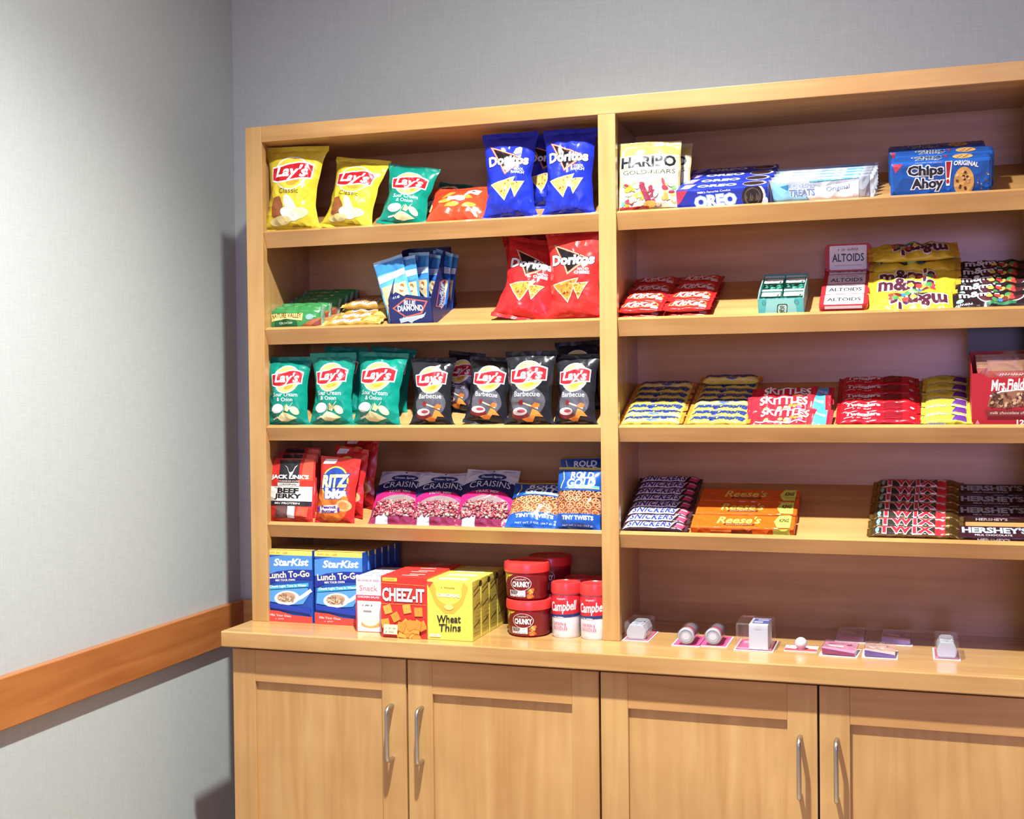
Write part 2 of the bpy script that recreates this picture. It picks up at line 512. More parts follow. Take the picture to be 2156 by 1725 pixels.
# ------------------------------------------------------------------ flat print: 2D artwork that is laid onto a package
_T = {}
def glyphs(s, bold, shear, space):
    k = (s, bold, shear, space)
    if k in _T:
        return _T[k]
    c = bpy.data.curves.new('lettering', 'FONT')
    c.body = s
    c.resolution_u = 2
    c.offset = bold
    c.shear = shear
    c.space_character = space
    o = bpy.data.objects.new('lettering', c)
    me = o.to_mesh()
    V = np.array([v.co[:2] for v in me.vertices]).reshape(-1, 2)
    F = [tuple(p.vertices) for p in me.polygons]
    o.to_mesh_clear()
    bpy.data.objects.remove(o)
    bpy.data.curves.remove(c)
    _T[k] = (V, F)
    return _T[k]
class Art:
    def __init__(self, fin='foil'):
        self.items = []
        self.fin = fin
    def add(self, part, colr, V, F):
        self.items.append((part, colr, np.asarray(V, float), F))
        return self
    def rect(self, part, colr, x0, y0, x1, y1):
        return self.add(part, colr, [(x0, y0), (x1, y0), (x1, y1), (x0, y1)], [(0, 1, 2, 3)])
    def rrect(self, part, colr, x0, y0, x1, y1, r, skew=0.0):
        P = []
        for cx, cy, a0 in ((x1 - r, y1 - r, 0), (x0 + r, y1 - r, 90), (x0 + r, y0 + r, 180), (x1 - r, y0 + r, 270)):
            for k in range(5):
                a = math.radians(a0 + k * 22.5)
                P.append((cx + r * math.cos(a) + skew * (cy + r * math.sin(a) - y0), cy + r * math.sin(a)))
        return self.add(part, colr, P, [tuple(range(len(P)))])
    def ell(self, part, colr, cx, cy, rx, ry, rot=0.0, n=26):
        c, s = math.cos(rot), math.sin(rot)
        P = []
        for k in range(n):
            a = 2 * math.pi * k / n
            x, y = rx * math.cos(a), ry * math.sin(a)
            P.append((cx + c * x - s * y, cy + s * x + c * y))
        return self.add(part, colr, P, [tuple(range(n))])
    def ring(self, part, colr, cx, cy, rx, ry, t, rot=0.0, n=20):
        c, s = math.cos(rot), math.sin(rot)
        P, F = [], []
        for k in range(n):
            a = 2 * math.pi * k / n
            for f in (1.0, 1.0 - t):
                x, y = f * rx * math.cos(a), f * ry * math.sin(a)
                P.append((cx + c * x - s * y, cy + s * x + c * y))
        for k in range(n):
            j = (k + 1) % n
            F.append((2 * k, 2 * j, 2 * j + 1, 2 * k + 1))
        return self.add(part, colr, P, F)
    def poly(self, part, colr, P):
        tri = tessellate_polygon([[Vector((x, y, 0)) for x, y in P]])
        F = []
        for t in tri:
            a, b, c = (P[i] for i in t)
            cr = (b[0] - a[0]) * (c[1] - a[1]) - (b[1] - a[1]) * (c[0] - a[0])
            F.append(tuple(t) if cr > 0 else tuple(t)[::-1])
        return self.add(part, colr, P, F)
    def line(self, part, colr, P, w):
        V, F = [], []
        P = [np.array(p, float) for p in P]
        for i, p in enumerate(P):
            t = P[min(i + 1, len(P) - 1)] - P[max(i - 1, 0)]
            t = t / (np.linalg.norm(t) + 1e-9)
            nrm = np.array([-t[1], t[0]]) * w / 2
            V += [p - nrm, p + nrm]
        for i in range(len(P) - 1):
            F.append((2 * i, 2 * i + 2, 2 * i + 3, 2 * i + 1))
        return self.add(part, colr, V, F)
    def text(self, part, colr, s, cx, cy, h, w=None, bold=0.0, shear=0.0, rot=0.0, out=None, space=1.0, arc=0.0, flip=False):
        """cy is the middle of the letters; h the letter height, w the total width"""
        ref, _ = glyphs(s, 0.0, shear, space)
        if len(ref) == 0:
            return self
        lo, hi = ref.min(0), ref.max(0)
        ky = h / (hi[1] - lo[1])
        kx = ky if w is None else w / (hi[0] - lo[0])
        mid = (lo + hi) / 2
        self.nt = getattr(self, 'nt', 0) + 1
        part = part + '|%d' % self.nt
        for cc, bo in (([(out[0], bold + out[1])] if out else []) + [(colr, bold)]):
            V, F = glyphs(s, bo, shear, space)
            Q = (V - mid) * [kx, ky]
            if arc:
                Q[:, 1] += arc * (1 - (2 * Q[:, 0] / (kx * (hi[0] - lo[0]))) ** 2)
            if flip:
                Q = -Q
            c_, s_ = math.cos(rot), math.sin(rot)
            Q = np.stack([cx + c_ * Q[:, 0] - s_ * Q[:, 1], cy + s_ * Q[:, 0] + c_ * Q[:, 1]], 1)
            self.add(part, cc, Q, F)
        return self
    def scribble(self, part, colr, x0, x1, y, h, n, seed, w=None):
        """print too fine to read"""
        r = random.Random(seed)
        self.nt = getattr(self, 'nt', 0) + 1
        part = part + '|%d' % self.nt
        w = w or h * 0.28
        dx = (x1 - x0) / n
        for i in range(n):
            if r.random() < 0.15:
                continue
            a = x0 + (i + 0.15) * dx
            self.line(part, colr, [(a, y - h / 2), (a + dx * r.uniform(.1, .6), y + h / 2 * r.uniform(.1, 1)), (a + dx * 0.7, y - h / 2 * r.uniform(.2, 1))], w)
        return self
    def clip(self, x0, x1, y0, y1):
        self.lim = (x0, x1, y0, y1)
        return self
def cut(V, F, grid, lim=None):
    """split 2D pieces along the lines and diagonals of a grid (x0, y0, dx, dy)"""
    bm = bmesh.new()
    vs = [bm.verts.new((x, y, 0)) for x, y in V]
    for f in F:
        try:
            bm.faces.new([vs[i] for i in f])
        except ValueError:
            pass
    def bis(co, no, **k):
        bmesh.ops.bisect_plane(bm, geom=bm.verts[:] + bm.edges[:] + bm.faces[:], dist=1e-7, plane_co=co, plane_no=no, **k)
    if lim:
        for co, no in (((lim[0], 0, 0), (-1, 0, 0)), ((lim[1], 0, 0), (1, 0, 0)), ((0, lim[2], 0), (0, -1, 0)), ((0, lim[3], 0), (0, 1, 0))):
            bis(co, no, clear_outer=True)
    if grid and bm.verts:
        x0, y0, dx, dy = grid
        A = np.array([v.co[:2] for v in bm.verts])
        g = np.stack([(A[:, 0] - x0) / dx, (A[:, 1] - y0) / dy], 1)
        for k in range(math.floor(g[:, 0].min()) + 1, math.ceil(g[:, 0].max())):
            bis((x0 + k * dx, 0, 0), (1, 0, 0))
        for k in range(math.floor(g[:, 1].min()) + 1, math.ceil(g[:, 1].max())):
            bis((0, y0 + k * dy, 0), (0, 1, 0))
        t = g[:, 0] - g[:, 1]
        nn = Vector((1 / dx, -1 / dy, 0)).normalized()
        for k in range(math.floor(t.min()) + 1, math.ceil(t.max())):
            bis((x0 + k * dx, y0, 0), nn)
    bm.verts.index_update()
    out = np.array([v.co[:2] for v in bm.verts]).reshape(-1, 2), [tuple(v.index for v in f.verts) for f in bm.faces]
    bm.free()
    return out
def facet(mapper, grid, x, y, off):
    """the faceted surface itself: straight between the grid's nodes, so prints lie exactly on it"""
    x0, y0, dx, dy = grid
    gx, gy = (x - x0) / dx, (y - y0) / dy
    i, j = np.floor(gx), np.floor(gy)
    fx, fy = gx - i, gy - j
    P = lambda a, b_: mapper(x0 + (i + a) * dx, y0 + (j + b_) * dy, off)
    P00, P10, P01, P11 = P(0, 0), P(1, 0), P(0, 1), P(1, 1)
    lo = (fx >= fy)[:, None]
    fx, fy = fx[:, None], fy[:, None]
    return np.where(lo, P00 + fx * (P10 - P00) + fy * (P11 - P10), P00 + fy * (P01 - P00) + fx * (P11 - P01))
def lay(art, mapper, parent, step=None, base=0.0006, dl=0.00009):
    grid = step if (step is None or isinstance(step, tuple)) else (0.0, 0.0, step, step)
    if grid:
        dl = 0.00004
    """lay an artwork on a surface; mapper(x, y, off) -> xyz array"""
    parts = {}
    # pieces of print that do not touch become parts of their own
    un, key = [], {}
    for i, (pt, colr, V, F) in enumerate(art.items):
        nm = pt.split('|')[0]
        bb = [V[:, 0].min(), V[:, 1].min(), V[:, 0].max(), V[:, 1].max()]
        if '|' in pt or 'picture' in nm or 'window' in nm or 'barcode' in nm:
            key[i] = pt
            continue
        un.append([nm, bb, [i]])
    ch = True
    while ch:
        ch = False
        for p in range(len(un)):
            for q in range(p + 1, len(un)):
                A_, B_ = un[p], un[q]
                if A_[0] == B_[0] and A_[1][0] < B_[1][2] and B_[1][0] < A_[1][2] and A_[1][1] < B_[1][3] and B_[1][1] < A_[1][3]:
                    A_[1] = [min(A_[1][0], B_[1][0]), min(A_[1][1], B_[1][1]), max(A_[1][2], B_[1][2]), max(A_[1][3], B_[1][3])]
                    A_[2] += B_[2]
                    un.pop(q)
                    ch = True
                    break
            if ch:
                break
    for n_, (nm, bb, ids) in enumerate(un):
        for i in ids:
            key[i] = nm + '|u%d' % n_
    for i, (pt, colr, V, F) in enumerate(art.items):
        pt = key[i]
        V, F = cut(V, F, grid, getattr(art, 'lim', None))
        if not len(V) or not F:
            continue
        X = facet(mapper, grid, V[:, 0], V[:, 1], base + dl * i) if grid else mapper(V[:, 0], V[:, 1], base + dl * i)
        p = parts.setdefault(pt, [[], [], [], []])
        n = len(p[0])
        p[0].extend(X)
        p[1].extend([tuple(j + n for j in f) for f in F])
        if colr not in p[2]:
            p[2].append(colr)
        p[3].extend([p[2].index(colr)] * len(F))
    for pt, (V, F, cs, fm) in parts.items():
        mesh(pt.split('|')[0], V, F, [mat(c, art.fin) for c in cs], fm, parent, smooth=bool(step))

# ------------------------------------------------------------------ where things stand
class Shelf:
    def __init__(self, z, al, yl):
        self.z, self.al, self.yl = z, al, yl
    def pt(self, x, d):
        return np.array([x, self.yl + d * math.cos(self.al), self.z + d * math.sin(self.al)])
    def at(self, u, d):
        x = 0.8
        for _ in range(12):
            P = self.pt(x, d)
            x += (u - proj(P)[0]) / sx(P)
        return self.pt(x, d)
    def flat(self, P, yaw=0.0, lift=0.0, flipz=False):
        """frame lying on the shelf: x along, y up the slope, z off the board"""
        M = Matrix.Translation(Vector(P)) @ Matrix.Rotation(self.al, 4, 'X') @ Matrix.Translation((0, 0, lift)) @ Matrix.Rotation(yaw, 4, 'Z')
        return M
SH = [Shelf(z - 0.004, AL, YL) for z in ST]
CT = Shelf(ZC, 0.0, 0.0)
def stand(P, yaw=0.0, tilt=0.0, roll=0.0, lift=0.0):
    return Matrix.Translation(Vector(P) + Vector((0, 0, lift))) @ Matrix.Rotation(yaw, 4, 'Z') @ Matrix.Rotation(-tilt, 4, 'X') @ Matrix.Rotation(roll, 4, 'Y')
D = math.radians

# ------------------------------------------------------------------ pillow bags and pouches
def sst(x):
    x = np.clip(x, 0, 1)
    return x * x * (3 - 2 * x)
class Bag:
    def __init__(self, w, h, d, seed=0, sb=0.045, st=0.06, pin=0.19, belly=0.42, wr=0.0016, curl=0.0, kind='pillow', twist=0.0):
        self.__dict__.update(w=w, h=h, d=d, sb=sb, st=st, pin=pin, belly=belly, wr=wr, curl=curl, kind=kind, twist=twist)
        r = random.Random(seed)
        self.rid = [(r.uniform(0, math.pi), r.uniform(0.028, 0.07), r.uniform(0, 1), r.uniform(0.4, 1.0)) for _ in range(7)]
        self.ph = [r.uniform(0, 6.28) for _ in range(8)]
        self.k = [r.uniform(9, 14), r.uniform(8, 13)]
        self.sw = [(r.uniform(.15, .85), r.uniform(.06, .16), r.uniform(-.055, .03)) for _ in range(6)]
        self.dent = [(r.uniform(-.4, .4) * w, r.uniform(.15, .85) * h, r.uniform(0, math.pi), r.uniform(.25, .6) * w, r.uniform(.006, .010), r.uniform(-.0045, .0022)) for _ in range(6)]
        self.crush = kind == 'pillow' and wr > .0009
    def prof(self, v):
        q = np.clip((v - self.sb) / (1 - self.st - self.sb), 0, 1)
        if self.kind == 'pillow':
            g = math.log(0.5) / math.log(self.belly)
            return np.sin(np.pi * q ** g) ** 0.62
        if self.kind == 'pouch':
            return (np.clip(1 - q, 0, 1) ** 0.75) * np.clip(q / 0.10, 0, 1) ** 0.5
        return np.clip(np.minimum(q, 1 - q) / 0.12, 0, 1) ** 0.5
    def W(self, v, s=0.0):
        p = self.prof(v)
        wob = 0.012 * np.sin(v * 17 + self.ph[0]) * p
        if self.crush:
            for i, (c, l, am) in enumerate(self.sw):
                wob = wob + am * np.exp(-((v - c) / l) ** 2) * (np.asarray(s) * (1 if i % 2 else -1) > 0) * p
        return self.w / 2 * (1 - self.pin * p + wob)
    def y(self, s, v, side):
        p = self.prof(v)
        a = np.abs(s)
        t = self.d / 2 * p * np.clip(1 - a ** 2.4, 0, 1) ** 0.8
        x = s * self.w / 2
        z = v * self.h
        wr = 0
        for th, lam, ph, am in self.rid:
            c = (x * math.cos(th) + z * math.sin(th)) / lam + ph
            wr = wr + am * (np.abs((c % 1.0) * 2 - 1) - 0.5)
        edge = np.clip(1 - a, 0, 1) ** 0.5
        if self.crush:
            for x0, z0, th, ln, wd, am in self.dent:
                dx, dz = x - x0, z - z0
                dp = dx * math.cos(th) + dz * math.sin(th)
                dl_ = -dx * math.sin(th) + dz * math.cos(th)
                t = t + am * np.exp(-(dp / wd) ** 2 - (dl_ / ln) ** 4) * edge * np.clip(p * 1.4, 0, 1)
        t = t + self.wr * wr * edge * np.clip(p * 1.6, 0, 1)
        q = np.clip((v - self.sb) / (1 - self.st - self.sb), 0, 1)
        gath = np.sin(s * self.k[0] + self.ph[1]) * np.exp(-q / 0.09) * np.clip(q / 0.02, 0, 1)
        if self.kind == 'pillow':
            gath = gath + np.sin(s * self.k[1] + self.ph[2]) * np.exp(-(1 - q) / 0.09) * np.clip((1 - q) / 0.02, 0, 1)
        t = t + 0.0022 * gath * edge
        c = self.curl * np.clip(v - 0.72, 0, 1) ** 2 * 10 * self.h * 0.1
        c = c + self.twist * x * (v - 0.5)
        wav = 0.0016 * np.sin(s * 4 + self.ph[3]) * np.clip((v - 0.85) / 0.15, 0, 1)
        return c + wav + side * np.maximum(t, 0.0002)
    def front(self, x, z, off):
        v = z / self.h
        s = np.clip(x / (self.w / 2), -1, 1)
        return np.stack([s * self.W(v, s), self.y(s, v, -1) - off, z], 1)
    def build(self, root, c_body, c_seal=None, fin='foil', nu=38, nv=50, name='bag_body'):
        for nm, side in ((name, -1), (None, 1)):
            pass
        v0, v1 = self.sb * 0.9, 1 - self.st * 0.92
        if self.kind == 'pouch':
            v0 = 0.0
        S, Vv = np.meshgrid(np.linspace(-1, 1, nu + 1), np.linspace(v0, v1, nv + 1))
        V, F = [], []
        for side in (-1, 1):
            X = np.stack([S * self.W(Vv, S), self.y(S, Vv, side), Vv * self.h], -1).reshape(-1, 3)
            b = len(V)
            V.extend(X)
            for j in range(nv):
                for i in range(nu):
                    a = b + j * (nu + 1) + i
                    for q in ((a, a + 1, a + nu + 2), (a, a + nu + 2, a + nu + 1)):
                        F.append(q if side < 0 else q[::-1])
        self.grid = (-self.w / 2, v0 * self.h, self.w / nu, (v1 - v0) * self.h / nv)
        mesh(name, V, F, mat(c_body, fin), parent=root, smooth=True)
        ends = [('top_seal', 1 - self.st, 1.0)]
        if self.kind != 'pouch':
            ends.append(('bottom_seal', 0.0, self.sb))
        for nm, a, b_ in ends:
            S, Vv = np.meshgrid(np.linspace(-1, 1, 25), np.linspace(a, b_, 11))
            V, F = [], []
            for side in (-1, 1):
                Y = self.y(S, np.clip(Vv, 0, 1), 0.0 if False else side)
                Y = Y + 0.00035 * np.sin(Vv * self.h / 0.0026 * 6.283) + side * 0.0003
                X = np.stack([S * self.W(Vv, S), Y, Vv * self.h], -1).reshape(-1, 3)
                bb = len(V)
                V.extend(X)
                for j in range(10):
                    for i in range(24):
                        q0 = bb + j * 25 + i
                        q = (q0, q0 + 1, q0 + 26, q0 + 25)
                        F.append(q if side < 0 else q[::-1])
            mesh(nm, V, F, mat(c_seal or c_body, fin), parent=root, smooth=True)
def bag(name, label, cat, M, dims, seed, body, art, seal=None, group=None, fin='foil', step=0.005, nu=38, nv=50, **kw):
    w, h, d = dims
    b = Bag(w, h, d, seed, **kw)
    t = thing(name, label, cat, M, group)
    b.build(t, body, seal, fin, nu, nv)
    if art is not None:
        lay(art, b.front, t, b.grid, 0.0004)
    return t, b

# ------------------------------------------------------------------ flow-wrapped bars (lying: x long, y up the slope, z thickness)
class Bar:
    def __init__(self, L, wd, t, tail=0.008, seed=0, e=3.2, wob=0.0005, taper=0.014):
        self.__dict__.update(L=L, wd=wd, t=t, tail=tail, e=e, wob=wob, taper=taper)
        r = random.Random(seed)
        self.ph = [r.uniform(0, 6.28) for _ in range(4)]
    def k(self, x):
        return np.clip((self.L / 2 - self.tail - np.abs(x)) / self.taper, 0, 1) ** 0.55
    def top(self, x, y, off):
        a = np.clip(np.abs(2 * y / self.wd), 0, 0.995)
        z = self.t / 2 + self.t / 2 * (1 - a ** self.e) ** (1 / self.e) * self.k(x)
        z = z + self.wob * np.sin(x * 140 + self.ph[0] + y * 60) * self.k(x) + self.wob * np.sin(x * 210 + self.ph[1]) * self.k(x)
        return np.stack([x, y, z + off], 1)
    def build(self, root, c_body, c_fin=None, fin='foil', nx=44, n=32, endfins=True):
        L = self.L / 2 - self.tail
        q = np.linspace(-1, 1, nx + 1)
        xs = L * np.sign(q) * (1 - (1 - np.abs(q)) ** 1.5)
        V, F = [], []
        for x in xs:
            k = float(self.k(np.array(x)))
            for j in range(n):
                a = 2 * math.pi * (j + 0.5) / n
                c, s = math.cos(a), math.sin(a)
                ex = 2 / self.e
                y = self.wd / 2 * math.copysign(abs(c) ** ex, c)
                z = self.t / 2 * math.copysign(abs(s) ** ex, s) * max(k, 0.03)
                if s > 0:
                    z += (self.wob * math.sin(x * 140 + self.ph[0] + y * 60) + self.wob * math.sin(x * 210 + self.ph[1])) * k
                V.append((x, y, self.t / 2 + z))
        for i in range(nx):
            for j in range(n):
                a, b = i * n + j, i * n + (j + 1) % n
                F.append((a, a + n, b + n, b))
        F.append(tuple(range(n)))
        F.append(tuple(nx * n + j for j in range(n))[::-1])
        mesh('wrapper', V, F, mat(c_body, fin), parent=root, smooth=True, sharp=60)
        if not endfins:
            return
        for sg in (-1, 1):
            V, F = [], []
            m_, kk = 8, 14
            for side in (1, -1):
                b = len(V)
                for i in range(m_ + 1):
                    for j in range(kk + 1):
                        f = i / m_
                        y = self.wd * (j / kk - 0.5)
                        ser = (0.0012 if j % 2 else 0.0) * (i == m_)
                        x = sg * (L - 0.002 + f * (self.tail + 0.002) - ser)
                        V.append((x, y, self.t / 2 + 0.0004 * math.sin(i * 2.4) * 1.2 + side * 0.0003 + 0.0012 * math.sin(y * 300 + self.ph[2] + sg) * f))
                for i in range(m_):
                    for j in range(kk):
                        a = b + i * (kk + 1) + j
                        q = (a, a + kk + 1, a + kk + 2, a + 1)
                        F.append(q if side * sg > 0 else q[::-1])
            mesh('end_seal', V, F, mat(c_fin or c_body, fin), parent=root, smooth=True, sharp=60)
def bar(name, label, cat, M, dims, seed, body, art, cfin=None, group=None, fin='foil', step=0.008, **kw):
    L, wd, t = dims
    b = Bar(L, wd, t, seed=seed, **kw)
    o = thing(name, label, cat, M, group)
    b.build(o, body, cfin, fin)
    if art is not None:
        lay(art, b.top, o, (0.0, 0.0, 0.005, dims[1] / 12), 0.0008)
    return o, b

# ------------------------------------------------------------------ cartons (base at z=0, front face at y=0, depth to +y, x centred)
def carton(name, label, cat, M, w, d, h, colr, front=None, top=None, right=None, left=None, group=None, fin='card', flap=None, bev=0.0012, ctop=None):
    o = thing(name, label, cat, M, group)
    box('carton_body', -w / 2, w / 2, 0, d, 0, h, mat(colr, fin), o, bev)
    if flap:
        box('top_flap', -w / 2 + 0.0015, w / 2 - 0.0015, 0.0012, d * 0.62, h - 0.0002, h + 0.0006, mat(flap, fin), o)
    hz = h + (0.0007 if flap else 0)
    if front:
        lay(front, lambda x, y, f: np.stack([x, 0 * x - f, y], 1), o, None, 0.0003, 0.00006)
    if top:
        lay(top, lambda x, y, f: np.stack([x, y, 0 * x + hz + f], 1), o, None, 0.0003, 0.00006)
    if right:
        lay(right, lambda x, y, f: np.stack([0 * x + w / 2 + f, x, y], 1), o, None, 0.0003, 0.00006)
    if left:
        lay(left, lambda x, y, f: np.stack([0 * x - w / 2 - f, -x, y], 1), o, None, 0.0003, 0.00006)
    return o
def arcpts(cx, cy, rx, ry, a0, a1, n=14):
    return [(cx + rx * math.cos(math.radians(a0 + (a1 - a0) * i / n)), cy + ry * math.sin(math.radians(a0 + (a1 - a0) * i / n))) for i in range(n + 1)]

# ================================================================== artwork of the bags
def a_lays(w, h, flavour, base):
    A = Art()
    cy = 0.675 * h
    ink = dict(classic='f6d04a', onion='f6e27a', bbq='f2e67a')[flavour]
    A.ell('logo', 'fbf6ea', 0, cy - 0.012 * h, 0.335 * w, 0.205 * h)
    A.ell('logo', ink, 0, cy - 0.012 * h, 0.31 * w, 0.188 * h)
    A.ell('logo', 'e9a43a', 0.07 * w, cy - 0.11 * h, 0.13 * w, 0.05 * h, 0.2)
    def ban(c, g):
        P = []
        for k in range(13):
            f = -1 + k / 6
            P.append((f * (0.375 * w + g), cy + 0.098 * h + g + 0.022 * h * math.sin(f * 2.6) - 0.03 * h * f * f))
        for k in range(13):
            f = 1 - k / 6
            P.append((f * (0.375 * w + g), cy - 0.092 * h - g + 0.022 * h * math.sin(f * 2.6) + 0.02 * h * f * f))
        A.poly('logo', c, P)
    ban('fbf6ee', 0.022 * w)
    ban('c8202c', 0)
    A.text('lettering', 'ffffff', "Lay's", 0.0, cy - 0.004 * h, 0.175 * h, 0.60 * w, bold=0.03, shear=0.2)
    if flavour == 'classic':
        A.text('lettering', '6d5f30', 'Classic', 0.0, 0.455 * h, 0.058 * h, 0.42 * w)
        A.poly('picture', '9a5a32', [(-.33 * w, .17 * h), (-.36 * w, .27 * h), (-.33 * w, .38 * h), (-.2 * w, .40 * h), (-.1 * w, .3 * h), (-.07 * w, .19 * h), (-.2 * w, .13 * h)])
        A.ell('picture', 'f2ead2', 0.06 * w, 0.27 * h, 0.21 * w, 0.075 * h, -0.9)
        A.ell('picture', 'efe3b4', 0.2 * w, 0.2 * h, 0.18 * w, 0.06 * h, 0.2)
        A.ell('picture', 'fbf5e4', 0.02 * w, 0.19 * h, 0.17 * w, 0.065 * h, -0.3)
        A.ell('picture', 'e6d793', -0.15 * w, 0.12 * h, 0.2 * w, 0.05 * h, 0.1)
        A.scribble('lettering', '8a7420', 0.05 * w, 0.36 * w, 0.065 * h, 0.018 * h, 14, 3)
    elif flavour == 'onion':
        A.text('lettering', 'ffffff', 'Sour Cream', 0.0, 0.445 * h, 0.06 * h, 0.62 * w)
        A.text('lettering', 'ffffff', '& Onion', 0.0, 0.375 * h, 0.055 * h, 0.40 * w)
        A.ell('picture', 'f6f5f0', -0.2 * w, 0.25 * h, 0.16 * w, 0.062 * h, 0.1)
        A.ell('picture', 'd9dcd8', -0.2 * w, 0.225 * h, 0.13 * w, 0.045 * h, 0.1)
        A.poly('picture', 'e9e0a8', [(-.2 * w, .12 * h), (-.05 * w, .2 * h), (.08 * w, .18 * h), (.28 * w, .12 * h), (.06 * w, .07 * h), (-.1 * w, .075 * h)])
        A.poly('picture', 'ded89a', [(.0 * w, .22 * h), (.05 * w, .31 * h), (.15 * w, .25 * h), (.08 * w, .2 * h)])
        A.ell('picture', 'eee6b6', 0.24 * w, 0.22 * h, 0.11 * w, 0.052 * h, -0.5)
        A.line('picture', 'c9dca0', [(-.05 * w, .2 * h), (.02 * w, .3 * h)], .012 * w)
        A.line('picture', 'dfe8c0', [(.06 * w, .2 * h), (.2 * w, .33 * h)], .010 * w)
        A.line('picture', 'f2f0dc', [(-.3 * w, .1 * h), (-.18 * w, .13 * h)], .03 * w)
    else:
        A.items.insert(0, ('picture', '5b5a62', np.array([(x * 0.40 * w, 0.33 * h + y * 0.2 * h) for x, y in arcpts(0, 0, 1, 1, 0, 345, 23)]), [tuple(range(24))]))
        A.text('lettering', 'ffffff', 'Barbecue', 0.0, 0.425 * h, 0.068 * h, 0.60 * w)
        A.ell('picture', '7c2430', -0.17 * w, 0.165 * h, 0.2 * w, 0.065 * h)
        A.ell('picture', 'd9c9c4', -0.17 * w, 0.2 * h, 0.18 * w, 0.05 * h)
        A.ell('picture', 'a04048', -0.13 * w, 0.205 * h, 0.1 * w, 0.022 * h)
        A.line('picture', 'd8c6a4', [(-.1 * w, .31 * h), (.26 * w, .24 * h)], .03 * w)
        A.ell('picture', '8c1f28', -0.13 * w, 0.315 * h, 0.055 * w, 0.035 * h, 0.3)
        A.poly('picture', 'ef9140', [(-.12 * w, .105 * h), (.06 * w, .14 * h), (.14 * w, .235 * h), (.24 * w, .21 * h), (.34 * w, .135 * h), (.18 * w, .14 * h), (.1 * w, .07 * h), (-.02 * w, .07 * h)])
        A.poly('picture', 'e07a34', [(.1 * w, .26 * h), (.2 * w, .315 * h), (.3 * w, .3 * h), (.29 * w, .26 * h), (.18 * w, .245 * h)])
    return A
def a_dor(w, h, small, chip=('f2b24a', 'e88b33')):
    A = Art()
    a, b, c = (-.36 * w, .83 * h), (.34 * w, .655 * h), (-.06 * w, .49 * h)
    def shrink(k):
        g = ((a[0] + b[0] + c[0]) / 3, (a[1] + b[1] + c[1]) / 3)
        return [(g[0] + (p[0] - g[0]) * k, g[1] + (p[1] - g[1]) * k) for p in (a, c, b)]
    A.poly('logo', 'b8432a', shrink(1.08))
    A.poly('logo', 'f6dcb8', shrink(1.0))
    A.poly('logo', 'd06a3a', shrink(0.93))
    A.poly('logo', '1c1518', shrink(0.84))
    A.text('lettering', 'ffffff', 'Doritos', 0.0, 0.655 * h, 0.105 * h, 0.80 * w, bold=0.045, out=('1a1520', 0.04))
    A.text('lettering', 'f0e2e8', small[0], 0.24 * w, 0.545 * h, 0.026 * h, 0.2 * w, bold=0.03)
    A.text('lettering', 'ffffff', small[1], 0.22 * w, 0.508 * h, 0.030 * h, 0.27 * w, bold=0.03)
    for (P, k) in (([(-.36 * w, .385 * h), (.14 * w, .44 * h), (-.08 * w, .21 * h)], 0), ([(.05 * w, .385 * h), (.33 * w, .40 * h), (.14 * w, .235 * h)], 1)):
        g = (sum(p[0] for p in P) / 3, sum(p[1] for p in P) / 3)
        A.poly('picture', 'fff1d2', [(g[0] + (x - g[0]) * 1.12, g[1] + (y - g[1]) * 1.12) for x, y in P])
        A.poly('picture', chip[0], P)
        r = random.Random(k + 3)
        for _ in range(16):
            u, v = r.random(), r.random()
            if u + v > 1:
                u, v = 1 - u, 1 - v
            q = [P[0][i] + u * (P[1][i] - P[0][i]) * .86 + v * (P[2][i] - P[0][i]) * .86 + (g[i] - P[0][i]) * .12 for i in (0, 1)]
            A.ell('picture', r.choice([chip[1], chip[1], 'f7dc84', 'a8542a']), q[0], q[1], .02 * w, .008 * h, r.random() * 3, 8)
    return A
LAB = {}
def put_bag(name, label, sh, d, ub, wpx, hpx, fn, body, seed, tilt=0, roll=0, yaw=0, dep=0.045, group=None, cat='chip bag', lift=0.0, seal=None, fin='foil', **kw):
    P = SH[sh].at(ub, d)
    w = wpx / sx(P)
    h = hpx / (sz(P) * math.cos(D(tilt)))
    A = fn(w, h) if fn else None
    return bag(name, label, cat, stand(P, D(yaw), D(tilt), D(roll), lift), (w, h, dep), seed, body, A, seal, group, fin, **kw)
GY = 'chip bags on the top shelf'
YEL, GRN, CHA = 'e3cc3a', '0b8c78', '24242a'
cls = lambda w, h: a_lays(w, h, 'classic', YEL)
oni = lambda w, h: a_lays(w, h, 'onion', GRN)
bbq = lambda w, h: a_lays(w, h, 'bbq', CHA)
blu = lambda w, h: a_dor(w, h, ('COOL', 'RANCH'), ('e8c46a', 'cf9a44'))
red = lambda w, h: a_dor(w, h, ('NACHO', 'CHEESE'), ('e8963c', 'c8702c'))
